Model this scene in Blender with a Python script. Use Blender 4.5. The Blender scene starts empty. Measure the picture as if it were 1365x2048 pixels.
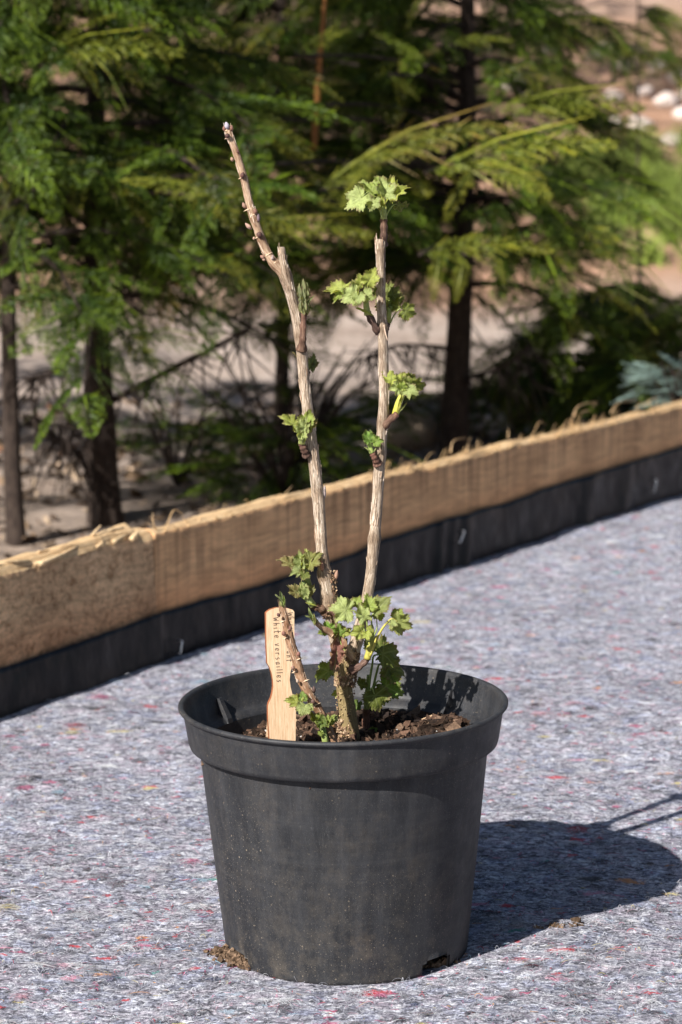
import bpy, math, random
import numpy as np
from mathutils import Vector, Matrix, noise as mnoise

S = bpy.context.scene
COL = S.collection
R = math.radians

# ---------------------------------------------------------------- camera
F = 5120.0                      # focal length in pixels of a 1365 x 2048 picture (90 mm on 36 mm)
PITCH = R(9.69)
CAMZ = 0.74
cam_d = bpy.data.cameras.new('camera')
cam = bpy.data.objects.new('camera', cam_d)
COL.objects.link(cam)
cam.location = (0, 0, CAMZ)
cam.rotation_euler = (R(90) - PITCH, 0, 0)
cam_d.sensor_fit = 'VERTICAL'
cam_d.sensor_height = 36.0
cam_d.sensor_width = 24.0
cam_d.lens = 90.0
cam_d.clip_end = 500.0
cam_d.dof.use_dof = True
cam_d.dof.focus_distance = 2.165
cam_d.dof.aperture_fstop = 9.2
cam_d.dof.aperture_blades = 9
S.camera = cam

# ---------------------------------------------------------------- light
SUN_AZ = R(50)                  # direction the light travels, measured from +x towards +y
SUN_EL = R(37)
w = bpy.data.worlds.new('World')
S.world = w
w.use_nodes = True
nt = w.node_tree
bg = nt.nodes['Background']
sky = nt.nodes.new('ShaderNodeTexSky')
sky.sky_type = 'NISHITA'
sky.sun_disc = False
sky.sun_elevation = SUN_EL
tx, ty = -math.cos(SUN_AZ), -math.sin(SUN_AZ)        # towards the sun
sky.sun_rotation = math.atan2(tx, ty)
nt.links.new(sky.outputs['Color'], bg.inputs['Color'])
bg.inputs['Strength'].default_value = 0.05
sl = bpy.data.lights.new('sun', 'SUN')
sl.energy = 5.0
sl.angle = R(0.53)
sl.color = (1.0, 0.972, 0.935)
so = bpy.data.objects.new('sun', sl)
COL.objects.link(so)
dv = Vector((math.cos(SUN_EL) * math.cos(SUN_AZ), math.cos(SUN_EL) * math.sin(SUN_AZ), -math.sin(SUN_EL)))
so.rotation_euler = dv.to_track_quat('-Z', 'Y').to_euler()
so.location = (-3, -3, 4)
S.view_settings.view_transform = 'Standard'
S.view_settings.look = 'None'
S.view_settings.gamma = 1.0
S.view_settings.exposure = 0.88
S.render.engine = 'CYCLES'
try:
    S.cycles.use_denoising = True
    S.cycles.max_bounces = 8
    S.cycles.diffuse_bounces = 4
    S.cycles.transmission_bounces = 4
    S.cycles.caustics_reflective = False
    S.cycles.caustics_refractive = False
except Exception:
    pass

# ---------------------------------------------------------------- helpers: where a thing seen at a pixel stands
cp, sp = math.cos(PITCH), math.sin(PITCH)
def ray(px, py):
    a, b = (px - 682.5) / F, -(py - 1024) / F
    return np.array([a, cp + b * sp, -sp + b * cp])
def W(px, py, Y):
    d = ray(px, py)
    return np.array([0, 0, CAMZ]) + d * (Y / d[1])
def G(px, py, z=0.0):
    d = ray(px, py)
    return np.array([0, 0, CAMZ]) + d * ((z - CAMZ) / d[2])
def proj(p):
    v = np.asarray(p, float) - np.array([0, 0, CAMZ])
    z = v[1] * cp - v[2] * sp
    u = v[1] * sp + v[2] * cp
    return 682.5 + F * v[0] / z, 1024 - F * u / z
PXM = 2.175 / F                 # metres per pixel at the plant

# ---------------------------------------------------------------- helpers: meshes
def link(name, me, mat, parent=None):
    o = bpy.data.objects.new(name, me)
    COL.objects.link(o)
    mats = mat if isinstance(mat, (list, tuple)) else [mat]
    for m in mats:
        if m: me.materials.append(m)
    if parent: o.parent = parent
    return o
def tag(o, label=None, cat=None, group=None, kind=None):
    if label: o['label'] = label
    if cat: o['category'] = cat
    if group: o['group'] = group
    if kind: o['kind'] = kind
    return o
def empty(name, loc, label, cat, group=None):
    o = bpy.data.objects.new(name, None)
    COL.objects.link(o)
    o.location = loc
    o.empty_display_size = 0.05
    return tag(o, label, cat, group)
class MB:
    """collects vertices, faces and two vertex attributes (col, tc) for ONE mesh object"""
    def __init__(s): s.v, s.q, s.t, s.c, s.k, s.n, s.mi = [], [], [], [], [], 0, []
    def add(s, V, Q=None, T=None, col=(1, 1, 1), tc=None):
        V = np.asarray(V, float).reshape(-1, 3)
        m = len(V)
        s.v.append(V)
        if Q is not None and len(Q): s.q.append(np.asarray(Q, int).reshape(-1, 4) + s.n)
        if T is not None and len(T): s.t.append(np.asarray(T, int).reshape(-1, 3) + s.n)
        c = np.asarray(col, float)
        if c.ndim == 1: c = np.tile(c, (m, 1))
        s.c.append(c[:, :3])
        s.k.append(np.zeros((m, 3)) if tc is None else np.asarray(tc, float))
        s.n += m
    def build(s, name, mat, parent=None, smooth=True, origin=None):
        V = np.concatenate(s.v)
        if origin is not None: V = V - np.asarray(origin)
        q = np.concatenate(s.q) if s.q else np.zeros((0, 4), int)
        t = np.concatenate(s.t) if s.t else np.zeros((0, 3), int)
        me = bpy.data.meshes.new(name)
        me.vertices.add(len(V)); me.vertices.foreach_set('co', V.astype(np.float32).ravel())
        nl = q.size + t.size
        me.loops.add(nl)
        me.loops.foreach_set('vertex_index', np.concatenate([q.ravel(), t.ravel()]).astype(np.int32))
        nf = len(q) + len(t)
        me.polygons.add(nf)
        st = np.concatenate([np.arange(len(q)) * 4, q.size + np.arange(len(t)) * 3]).astype(np.int32)
        me.polygons.foreach_set('loop_start', st)
        try: me.polygons.foreach_set('loop_total', np.concatenate([np.full(len(q), 4), np.full(len(t), 3)]).astype(np.int32))
        except Exception: pass
        me.polygons.foreach_set('use_smooth', np.full(nf, smooth))
        ca = me.attributes.new('col', 'FLOAT_COLOR', 'POINT')
        C4 = np.concatenate([np.concatenate(s.c), np.ones((len(V), 1))], 1)
        ca.data.foreach_set('color', C4.astype(np.float32).ravel())
        ka = me.attributes.new('tc', 'FLOAT_VECTOR', 'POINT')
        ka.data.foreach_set('vector', np.concatenate(s.k).astype(np.float32).ravel())
        me.update(calc_edges=True)
        me.validate()
        o = link(name, me, mat, parent)
        if origin is not None: o.location = origin
        return o
def catmull(P, n):
    """smooth curve through rows of P (any width), n samples per span"""
    P = np.asarray(P, float)
    if len(P) < 3:
        t = np.linspace(0, 1, n + 1)[:, None]
        return P[0] * (1 - t) + P[-1] * t
    E = np.vstack([2 * P[0] - P[1], P, 2 * P[-1] - P[-2]])
    out = []
    for i in range(1, len(E) - 2):
        t = np.linspace(0, 1, n, endpoint=False)[:, None]
        a, b, c, d = E[i - 1], E[i], E[i + 1], E[i + 2]
        out.append(.5 * ((2 * b) + (c - a) * t + (2 * a - 5 * b + 4 * c - d) * t * t + (3 * b - a - 3 * c + d) * t ** 3))
    out.append(P[-1:])
    return np.vstack(out)
def frames(C):
    T = np.gradient(C, axis=0)
    T /= np.linalg.norm(T, axis=1)[:, None] + 1e-12
    up = np.array([0.12, -1.0, 0.2])
    A = np.cross(T, up); A /= np.linalg.norm(A, axis=1)[:, None] + 1e-12
    B = np.cross(A, T)
    return T, A, B
def tube(mb, C, rad, ns=12, col=(1, 1, 1), rough=0.0, seed=0, cap=True, lump=0.0):
    C = np.asarray(C, float); rad = np.broadcast_to(np.asarray(rad, float), (len(C),)).copy()
    T, A, B = frames(C)
    th = np.linspace(0, 2 * math.pi, ns, endpoint=False)
    n = len(C)
    L = np.concatenate([[0], np.cumsum(np.linalg.norm(np.diff(C, axis=0), axis=1))])
    rr = np.repeat(rad[:, None], ns, 1)
    if rough or lump:
        rg = np.random.RandomState(seed)
        ph = rg.rand(8) * 6.28
        for i in range(n):
            for j in range(ns):
                a = th[j]
                f = 0
                if rough:
                    f += rough * mnoise.noise(Vector((math.cos(a) * 1.6 + ph[0], math.sin(a) * 1.6 + ph[1], L[i] * 55 + ph[2])))
                    f += rough * .8 * mnoise.noise(Vector((math.cos(a) * 4.5 + ph[3], math.sin(a) * 4.5 + ph[4], L[i] * 130 + ph[5])))
                if lump:
                    f += lump * mnoise.noise(Vector((math.cos(a) * 2.2 + ph[3], math.sin(a) * 2.2 + ph[4], L[i] * 330 + ph[5])))
                rr[i, j] *= 1 + f
    V = C[:, None, :] + rr[:, :, None] * (np.cos(th)[None, :, None] * A[:, None, :] + np.sin(th)[None, :, None] * B[:, None, :])
    rm = max(rad.mean(), 1e-5)
    tc = np.stack([np.cos(th)[None, :] * rm + 0 * rr, np.sin(th)[None, :] * rm + 0 * rr, L[:, None] + 0 * rr], -1)
    i, j = np.meshgrid(np.arange(n - 1), np.arange(ns), indexing='ij')
    j2 = (j + 1) % ns
    Q = np.stack([i * ns + j, i * ns + j2, (i + 1) * ns + j2, (i + 1) * ns + j], -1).reshape(-1, 4)
    c = np.asarray(col, float)
    if c.ndim == 2: c = np.repeat(c, ns, 0)
    V = V.reshape(-1, 3); tc = tc.reshape(-1, 3)
    Tt = None
    if cap:
        V = np.vstack([V, C[0], C[-1]])
        tc = np.vstack([tc, [0, 0, 0], [0, 0, L[-1]]])
        if c.ndim == 2: c = np.vstack([c, c[0], c[-1]])
        k = n * ns
        Tt = [(k, (a + 1) % ns, a) for a in range(ns)] + [(k + 1, (n - 1) * ns + a, (n - 1) * ns + (a + 1) % ns) for a in range(ns)]
    mb.add(V, Q, Tt, c, tc)
def lathe(mb, prof, ns=128, xf=None, col=(1, 1, 1), skip=None):
    P = np.asarray(prof, float)
    th = np.linspace(0, 2 * math.pi, ns, endpoint=False)
    V = np.stack([P[:, None, 0] * np.cos(th), P[:, None, 0] * np.sin(th), P[:, None, 1] + 0 * th], -1).reshape(-1, 3)
    n = len(P)
    Q = []
    for i in range(n - 1):
        for j in range(ns):
            if skip and skip(i, th[j]): continue
            j2 = (j + 1) % ns
            Q.append((i * ns + j, i * ns + j2, (i + 1) * ns + j2, (i + 1) * ns + j))
    if xf is not None: V = (np.asarray(xf.to_3x3()) @ V.T).T + np.asarray(xf.translation)
    mb.add(V, Q, None, col)
def blob(mb, c, r, seed, col, sub=2, amp=.3):
    """an uneven lump: a displaced ball"""
    nu, nv = 6 + 3 * sub, 4 + 2 * sub
    th = np.linspace(0, 2 * math.pi, nu, endpoint=False)
    ph = np.linspace(0.0, math.pi, nv)
    V = []
    rg = np.random.RandomState(seed); o = rg.rand(3) * 50
    r = np.broadcast_to(np.asarray(r, float), (3,))
    for p in ph:
        for t in th:
            d = np.array([math.sin(p) * math.cos(t), math.sin(p) * math.sin(t), math.cos(p)])
            f = 1 + amp * mnoise.noise(Vector(d * 1.3 + o)) + amp * .5 * mnoise.noise(Vector(d * 3.1 + o))
            V.append(np.asarray(c) + d * r * f)
    Q = [(i * nu + j, (i + 1) * nu + j, (i + 1) * nu + (j + 1) % nu, i * nu + (j + 1) % nu) for i in range(nv - 1) for j in range(nu)]
    mb.add(V, Q, None, col)

# ---------------------------------------------------------------- helpers: materials
class NG:
    def __init__(s, name):
        s.m = bpy.data.materials.new(name); s.m.use_nodes = True
        s.t = s.m.node_tree; s.b = s.t.nodes['Principled BSDF']; s.out = s.t.nodes['Material Output']
    def n(s, typ, **k):
        x = s.t.nodes.new(typ)
        for a, v in k.items(): setattr(x, a, v)
        return x
    def L(s, a, b): s.t.links.new(a, b)
    def set(s, sock, v):
        if hasattr(v, 'is_linked') or isinstance(v, bpy.types.NodeSocket): s.L(v, sock)
        else: sock.default_value = v
    def co(s, kind='Object'): return s.n('ShaderNodeTexCoord').outputs[kind]
    def attr(s, name, out='Vector'): return s.n('ShaderNodeAttribute', attribute_name=name).outputs[out]
    def map(s, v, sc=(1, 1, 1), loc=(0, 0, 0), rot=(0, 0, 0)):
        x = s.n('ShaderNodeMapping'); s.L(v, x.inputs['Vector'])
        x.inputs['Scale'].default_value = sc; x.inputs['Location'].default_value = loc; x.inputs['Rotation'].default_value = rot
        return x.outputs[0]
    def noise(s, v, sc, det=4, rough=.55, dist=0, out='Fac'):
        x = s.n('ShaderNodeTexNoise'); s.L(v, x.inputs['Vector'])
        x.inputs['Scale'].default_value = sc; x.inputs['Detail'].default_value = det
        x.inputs['Roughness'].default_value = rough; x.inputs['Distortion'].default_value = dist
        return x.outputs[out]
    def vor(s, v, sc, feature='F1', out='Distance', rnd=1.0):
        x = s.n('ShaderNodeTexVoronoi', feature=feature); s.L(v, x.inputs['Vector']); x.inputs['Scale'].default_value = sc
        x.inputs['Randomness'].default_value = rnd
        return x.outputs[out]
    def ramp(s, f, stops, interp='LINEAR'):
        x = s.n('ShaderNodeValToRGB'); x.color_ramp.interpolation = interp
        e = x.color_ramp.elements
        while len(e) < len(stops): e.new(.5)
        for i, (p, c) in enumerate(stops):
            e[i].position = p
            e[i].color = (c, c, c, 1) if isinstance(c, (int, float)) else (*c, 1)
        s.L(f, x.inputs[0]); return x.outputs[0]
    def mix(s, f, a, b, mode='MIX'):
        x = s.n('ShaderNodeMix', data_type='RGBA', blend_type=mode)
        s.set(x.inputs[0], f)
        for sock, v in ((x.inputs[6], a), (x.inputs[7], b)):
            s.set(sock, (*v, 1) if isinstance(v, (tuple, list)) and len(v) == 3 else v)
        return x.outputs[2]
    def math(s, op, a, b=0.0, c=0.0):
        x = s.n('ShaderNodeMath', operation=op)
        s.set(x.inputs[0], a); s.set(x.inputs[1], b); s.set(x.inputs[2], c)
        return x.outputs[0]
    def vadd(s, a, b, sc):
        x = s.n('ShaderNodeVectorMath', operation='MULTIPLY_ADD')
        s.L(b, x.inputs[0]); x.inputs[1].default_value = (sc, sc, sc); s.L(a, x.inputs[2])
        return x.outputs[0]
    def sep(s, v, i):
        x = s.n('ShaderNodeSeparateXYZ'); s.L(v, x.inputs[0]); return x.outputs[i]
    def bump(s, h, st, d):
        x = s.n('ShaderNodeBump'); s.L(h, x.inputs['Height']); x.inputs['Strength'].default_value = st; x.inputs['Distance'].default_value = d
        s.L(x.outputs[0], s.b.inputs['Normal']); return x.outputs[0]
    def fin(s, col, rough=.7, spec=.4):
        s.set(s.b.inputs['Base Color'], (*col, 1) if isinstance(col, (tuple, list)) and len(col) == 3 else col)
        s.set(s.b.inputs['Roughness'], rough); s.b.inputs['Specular IOR Level'].default_value = spec
        return s.m
    def translucent(s, col, fac):
        tr = s.n('ShaderNodeBsdfTranslucent'); s.set(tr.inputs['Color'], col)
        mx = s.n('ShaderNodeMixShader'); s.set(mx.inputs[0], fac)
        s.L(s.b.outputs[0], mx.inputs[1]); s.L(tr.outputs[0], mx.inputs[2]); s.L(mx.outputs[0], s.out.inputs['Surface'])

def mat_felt():
    g = NG('recycled_felt')
    v0 = g.co()
    wob = g.noise(v0, 60, 3, out='Color')
    v = g.vadd(v0, wob, .012)
    vs = g.map(v, (0.8, 1.25, 1))
    n1 = g.noise(vs, 85, 6, .7, 1.2)
    n2 = g.noise(g.map(v, (.8, 1.2, 1), (3, 7, 0)), 230, 3, .7, .8)
    n3 = g.noise(g.map(v, (.8, 1.2, 1), (6, 3, 0)), 1100, 2, .6, .3)
    nn = g.math('ADD', g.math('ADD', g.math('MULTIPLY', n1, .46), g.math('MULTIPLY', n2, .44)), g.math('MULTIPLY', n3, .10))
    base = g.ramp(nn, [(.365, (.015, .015, .022)), (.425, (.085, .085, .108)), (.475, (.265, .26, .312)), (.525, (.49, .485, .55)), (.58, (.88, .885, .92))])
    dk = g.ramp(g.noise(g.map(v, (.75, 1.3, 1), (1, 9, 0)), 48, 5, .7, 1.0), [(.555, 0.0), (.64, .92)])
    base = g.mix(g.math('MULTIPLY', dk, g.ramp(n2, [(.40, 1.0), (.62, .2)])), base, (.035, .035, .042))
    lt = g.ramp(g.noise(g.map(v, (.6, 1.4, 1), (7, 2, 0)), 60, 5, .7, 1.4), [(.62, 0.0), (.70, .75)])
    base = g.mix(lt, base, (.80, .80, .82))
    big = g.ramp(g.noise(v0, 7, 4), [(.3, .78), (.7, 1.12)])
    base = g.mix(1.0, base, big, 'MULTIPLY')
    hue = g.ramp(g.noise(g.map(v, (1, 1, 1), (9, 2, 4)), 38, 4, .6), [(.33, (.80, .84, 1.0)), (.5, (1, 1, 1)), (.68, (1.0, .88, .93))])
    base = g.mix(1.0, base, hue, 'MULTIPLY')
    # shreds of coloured cloth in the felt
    vd = g.vadd(v0, g.noise(v0, 110, 4, out='Color'), .020)
    for k, (sc, thr, loc) in enumerate(((60, .93, (1, 5, 0)), (110, .91, (8, 2, 0)), (40, .96, (4, 4, 0)))):
        vv = g.map(vd, (.62, 1.25, 1), loc)
        cell = g.vor(vv, sc, out='Color')
        dist = g.vor(vv, sc)
        pick = g.math('GREATER_THAN', g.sep(cell, 0), thr)
        shape = g.ramp(g.math('ADD', dist, g.math('MULTIPLY', g.noise(v0, 330, 2), .5)), [(.46, 1.0), (.70, 0.0)])
        colr = g.ramp(g.sep(cell, 1), [(0, (.62, .035, .05)), (.20, (.55, .05, .16)), (.30, (.65, .26, .36)), (.42, (.07, .08, .13)), (.50, (.42, .52, .62)),
                                       (.60, (.80, .80, .80)), (.74, (.03, .03, .035)), (.84, (.75, .30, .08)), (.90, (.70, .58, .22)), (.95, (.05, .30, .25))], 'CONSTANT')
        base = g.mix(g.math('MULTIPLY', g.math('MULTIPLY', pick, shape), .9), base, colr)
    h = g.math('ADD', g.math('MULTIPLY', n1, .6), g.math('MULTIPLY', n2, .5))
    h = g.math('ADD', h, g.math('MULTIPLY', n3, .25)); g.bump(h, 1.0, .010)
    g.b.inputs['Sheen Weight'].default_value = .15
    return g.fin(base, .95, .1)
def mat_col(name, rough=.85, spec=.2, transl=0.0, noise_amt=.35, sc=400, bump=0.0):
    g = NG(name)
    c = g.attr('col', 'Color')
    c = g.mix(1.0, c, g.ramp(g.noise(g.co(), sc, 4, .6), [(.3, 1 - noise_amt), (.7, 1 + noise_amt)]), 'MULTIPLY')
    if bump: g.bump(g.noise(g.co(), sc, 5, .7), 1.0, bump)
    g.fin(c, rough, spec)
    if transl: g.translucent(c, transl)
    return g.m
def mat_wood(name, tint, rough_cut=True):
    g = NG(name)
    v0 = g.co()                                   # x along the plank, z up
    v = g.vadd(v0, g.noise(v0, 9, 3, out='Color'), .03)
    grain = g.noise(g.map(v, (2.0, 30, 30)), 6, 5, .6, .4)
    c = g.ramp(grain, [(.25, tuple(x * .62 for x in tint)), (.5, tint), (.75, tuple(min(1, x * 1.28) for x in tint))])
    c = g.mix(1.0, c, g.ramp(g.noise(v0, 10, 4), [(.3, (.80, .74, .68)), (.7, (1.12, 1.08, 1.02))]), 'MULTIPLY')
    if rough_cut:                                 # saw marks across the board
        saw = g.noise(g.map(v0, (165, 1, 2.6)), 1.0, 3, .6)
        msk = g.ramp(g.noise(g.map(v0, (2.2, 1, 6), (3, 1, 2)), 2.2, 3), [(.36, 0.15), (.56, 1.0)])
        up = g.ramp(g.sep(v0, 2), [(.06, 0.15), (.16, 1.0)])
        s2 = g.math('MULTIPLY', g.math('MULTIPLY', g.ramp(saw, [(.47, 0.0), (.58, 1.0)]), msk), up)
        c = g.mix(g.math('MULTIPLY', s2, .68), c, (.11, .06, .04))
        g.bump(g.math('ADD', saw, g.math('MULTIPLY', grain, .5)), .7, .002)
    else:
        fib = g.noise(g.map(v, (34, 60, 44)), 2.6, 7, .75, .8)
        c = g.mix(1.0, c, g.ramp(fib, [(.34, (.42, .33, .26)), (.52, (1, 1, 1)), (.7, (1.2, 1.15, 1.05))]), 'MULTIPLY')
        g.bump(fib, 1.0, .006)
    pink = g.ramp(g.sep(v0, 2), [(.055, (1.05, .86, .80)), (.11, (1, 1, 1))])
    c = g.mix(1.0, c, pink, 'MULTIPLY')
    return g.fin(c, .85, .15)
def mat_fresh_wood():
    g = NG('splintered_wood')
    v0 = g.co()
    f = g.noise(g.map(v0, (4, 90, 90)), 4, 5, .65, .3)
    c = g.ramp(f, [(.3, (.34, .19, .085)), (.5, (.60, .40, .21)), (.72, (.74, .55, .33))])
    g.bump(f, .8, .003)
    return g.fin(c, .8, .2)
def mat_liner():
    g = NG('black_liner')
    v0 = g.co()
    c = g.ramp(g.noise(v0, 18, 5, .6), [(.3, (.004, .004, .0055)), (.7, (.010, .0095, .011))])
    dust = g.ramp(g.noise(g.map(v0, (1, 1, 1.8), (4, 0, 2)), 30, 6, .7), [(.58, 0.0), (.75, .35)])
    c = g.mix(dust, c, (.045, .038, .033))
    g.bump(g.noise(g.map(v0, (1.5, 1, .7)), 16, 3, .5), .5, .012)
    return g.fin(c, g.ramp(g.noise(v0, 40, 4), [(.3, .30), (.7, .50)]), .20)
def mat_pot():
    g = NG('black_pot_plastic')
    v0 = g.co()
    c = g.ramp(g.noise(v0, 9, 5, .6), [(.3, (.011, .0114, .013)), (.7, (.018, .0184, .021))])
    # rubbed, greyish film with faint vertical streaks
    film = g.ramp(g.noise(g.map(v0, (40, 40, 5)), 1.6, 6, .7), [(.42, 0.0), (.72, .55)])
    c = g.mix(film, c, (.048, .048, .051))
    # dried soil splashes, thicker towards the foot
    low = g.ramp(g.sep(v0, 2), [(.0, 1.0), (.07, .55), (.20, .30)])
    mud = g.math('MULTIPLY', g.ramp(g.noise(g.map(v0, (1, 1, 1), (2, 3, 1)), 24, 7, .75), [(.56, 0.0), (.76, .6)]), low)
    c = g.mix(mud, c, (.135, .105, .075))
    # fine grit: small light grains stuck to the wall
    for sc, th, tone in ((700, .86, (.24, .20, .155)), (380, .965, (.30, .24, .17)), (1300, .66, (.13, .115, .095))):
        cell = g.vor(v0, sc, out='Color'); d = g.vor(v0, sc)
        dens = g.ramp(g.noise(g.map(v0, (1, 1, 1), (5, 1, 7)), 13, 4), [(.36, 0.0), (.62, 1.0)])
        spot = g.math('MULTIPLY', g.math('GREATER_THAN', g.sep(cell, 0), th), g.math('LESS_THAN', d, .27))
        spot = g.math('MULTIPLY', g.math('MULTIPLY', spot, dens), g.ramp(g.sep(v0, 2), [(.0, 1.0), (.12, .75), (.20, .45)]))
        c = g.mix(g.math('MULTIPLY', spot, .85), c, tone)
    band = g.ramp(g.noise(g.map(v0, (3, 3, 160), (2, 0, 1)), 1.0, 4, .6), [(.48, 0.0), (.74, .16)])
    c = g.mix(band, c, (.06, .06, .064))
    dust = g.math('MULTIPLY', g.ramp(g.noise(g.map(v0, (1, 1, 1), (4, 4, 4)), 55, 6, .75), [(.46, 0.0), (.68, .6)]), g.ramp(g.sep(v0, 2), [(.0, 1.0), (.05, .5), (.16, .22), (.2, .35)]))
    c = g.mix(dust, c, (.10, .084, .066))
    # hairline scratches
    sc = g.noise(g.map(v0, (60, 60, 7), (1, 1, 1), (.5, .2, .1)), 5, 2, .5, 2.5)
    scr = g.ramp(g.math('ABSOLUTE', g.math('SUBTRACT', sc, .5)), [(.0, .35), (.006, 0.0)])
    c = g.mix(scr, c, (.16, .16, .16))
    g.bump(g.noise(v0, 420, 4, .6), .25, .0006)
    return g.fin(c, g.ramp(g.noise(v0, 60, 5, .6), [(.3, .48), (.7, .66)]), .36)
def mat_bark(name, lo, mid, hi, crack=.6, bumpd=.0016):
    g = NG(name)
    t = g.attr('tc')
    tt = g.vadd(t, g.noise(t, 160, 3, out='Color'), .0018)
    st = g.noise(g.map(tt, (1, 1, .085)), 950, 4, .65, .5)
    big = g.noise(g.map(t, (1, 1, .35)), 130, 4, .6)
    f = g.math('ADD', g.math('MULTIPLY', st, .62), g.math('MULTIPLY', big, .38))
    c = g.ramp(f, [(.34, lo), (.5, mid), (.64, hi)])
    ck = g.ramp(g.noise(g.map(tt, (1, 1, .05), (3, 1, 2)), 1300, 2, .5), [(.30, crack), (.42, 0.0)])
    c = g.mix(ck, c, (.05, .028, .016))
    c = g.mix(1.0, c, g.attr('col', 'Color'), 'MULTIPLY')
    g.bump(f, 1.0, bumpd)
    return g.fin(c, .72, .25)
def mat_leaf(name, tint=1.0, transl=.42):
    g = NG(name)
    c = g.attr('col', 'Color')
    t = g.attr('tc')                               # x = 1 on a vein, y = 1 at the margin, z = seed
    co = g.co()
    nz = g.noise(co, 420, 5, .65)
    c = g.mix(1.0, c, g.ramp(nz, [(.3, (.72, .72, .68)), (.7, (1.25, 1.25, 1.18))]), 'MULTIPLY')
    vein = g.sep(t, 0)
    c = g.mix(g.math('MULTIPLY', vein, .42), c, (.42, .47, .17))
    edge = g.math('MULTIPLY', g.ramp(g.sep(t, 1), [(.70, 0.0), (.98, 1.0)]), g.ramp(g.noise(co, 190, 3), [(.42, 0.0), (.62, .85)]))
    c = g.mix(edge, c, (.20, .125, .07))
    g.bump(g.math('ADD', g.math('MULTIPLY', nz, .7), g.math('MULTIPLY', vein, -.6)), .9, .0012)
    g.fin(c, .52, .35)
    g.translucent(g.mix(1.0, c, (1.05, 1.0, .42), 'MULTIPLY'), transl)
    return g.m
def mat_ground():
    g = NG('bare_soil')
    v0 = g.co()
    n = g.noise(v0, 3.0, 8, .68)
    fine = g.noise(v0, 45, 6, .7)
    c = g.ramp(n, [(.28, (.27, .205, .165)), (.5, (.40, .32, .265)), (.72, (.52, .43, .37))])
    c = g.mix(1.0, c, g.ramp(fine, [(.3, (.62, .60, .58)), (.7, (1.2, 1.2, 1.2))]), 'MULTIPLY')
    y = g.sep(v0, 1)
    yw = g.math('ADD', y, g.math('MULTIPLY', g.noise(v0, .9, 4), 1.6))
    red = g.ramp(g.math('MULTIPLY', yw, .05), [(.445, 0.0), (.47, 1.0), (.60, 1.0), (.66, .25)])
    c = g.mix(g.math('MULTIPLY', red, .75), c, (.33, .175, .10))
    litter = g.ramp(g.math('MULTIPLY', yw, .1), [(.50, 1.0), (.60, 0.0)])
    c = g.mix(g.math('MULTIPLY', litter, .8), c, g.ramp(g.noise(v0, 28, 6, .75), [(.36, (.045, .032, .022)), (.52, (.14, .10, .07)), (.66, (.36, .27, .20))]))
    g.bump(g.math('ADD', n, g.math('MULTIPLY', fine, .3)), .8, .03)
    return g.fin(c, .95, .1)
def mat_stone():
    g = NG('pale_stone')
    v0 = g.co()
    c = g.attr('col', 'Color')
    c = g.mix(1.0, c, g.ramp(g.noise(v0, 30, 7, .65), [(.3, (.68, .66, .64)), (.7, (1.15, 1.15, 1.15))]), 'MULTIPLY')
    g.bump(g.noise(v0, 40, 6, .65), .7, .01)
    return g.fin(c, .85, .2)
def mat_label_wood():
    g = NG('beech_veneer')
    v0 = g.co()
    f = g.noise(g.map(v0, (1, 1, .05)), 900, 4, .6, .3)
    c = g.ramp(f, [(.3, (.55, .36, .21)), (.5, (.68, .47, .29)), (.7, (.77, .57, .38))])
    fl = g.ramp(g.noise(g.map(v0, (1, 1, .16)), 1500, 2), [(.60, 0.0), (.70, .35)])
    c = g.mix(fl, c, (.42, .24, .12))
    g.bump(f, .3, .0005)
    return g.fin(c, .6, .3)
def mat_plain(name, col, rough=.6, spec=.4, metal=0.0):
    g = NG(name)
    c = g.ramp(g.noise(g.co(), 120, 4), [(.3, tuple(x * .8 for x in col)), (.7, tuple(min(1, x * 1.15) for x in col))])
    g.b.inputs['Metallic'].default_value = metal
    return g.fin(c, rough, spec)

M_FELT = mat_felt()
M_FIBRE = mat_col('cloth_fibre', .9, .1, .25, .15)
M_SAWN = mat_wood('sawn_board', (.72, .44, .235))
M_HEWN = mat_wood('rough_board', (.78, .53, .32), False)
M_FRESH = mat_fresh_wood()
M_LINER = mat_liner()
M_POT = mat_pot()
M_CANE = mat_bark('grey_cane_bark', (.09, .056, .037), (.335, .25, .175), (.63, .53, .42), .85)
M_YOUNG = mat_bark('tan_young_bark', (.17, .085, .045), (.36, .24, .155), (.55, .42, .30), .35, .001)
M_OLIVE = mat_bark('olive_stem_bark', (.11, .075, .03), (.205, .15, .066), (.33, .25, .125), .15, .0006)
M_DARKB = mat_bark('dark_bud_bark', (.035, .020, .015), (.085, .048, .036), (.20, .125, .09), .4, .001)
M_BUD = mat_col('bud_scale', .6, .3, 0, .3, 500)
M_GREEN = mat_col('green_stalk', .45, .4, .15, .2, 500)
M_LEAF = mat_leaf('currant_leaf')
M_DRY = mat_leaf('dried_leaf', transl=.12)
M_SOIL = mat_col('bark_compost', .92, .12, 0, .45, 500, .001)
M_LABEL = mat_label_wood()
M_BURNT = mat_plain('scorched_edge', (.25, .085, .035), .7, .2)
M_INK = mat_plain('pencil_ink', (.085, .06, .05), .6, .2)
M_STEEL = mat_plain('staple_wire', (.72, .72, .72), .3, .5, .9)
M_NEEDLE = mat_col('conifer_spray', .5, .25, .24, .3, 60)
M_TRUNK = mat_bark('conifer_bark', (.014, .010, .008), (.045, .030, .023), (.10, .072, .055), .5, .006)  # bark tones lowered to carry the shade under the trees
M_GROUND = mat_ground()
M_STONE = mat_stone()

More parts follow.
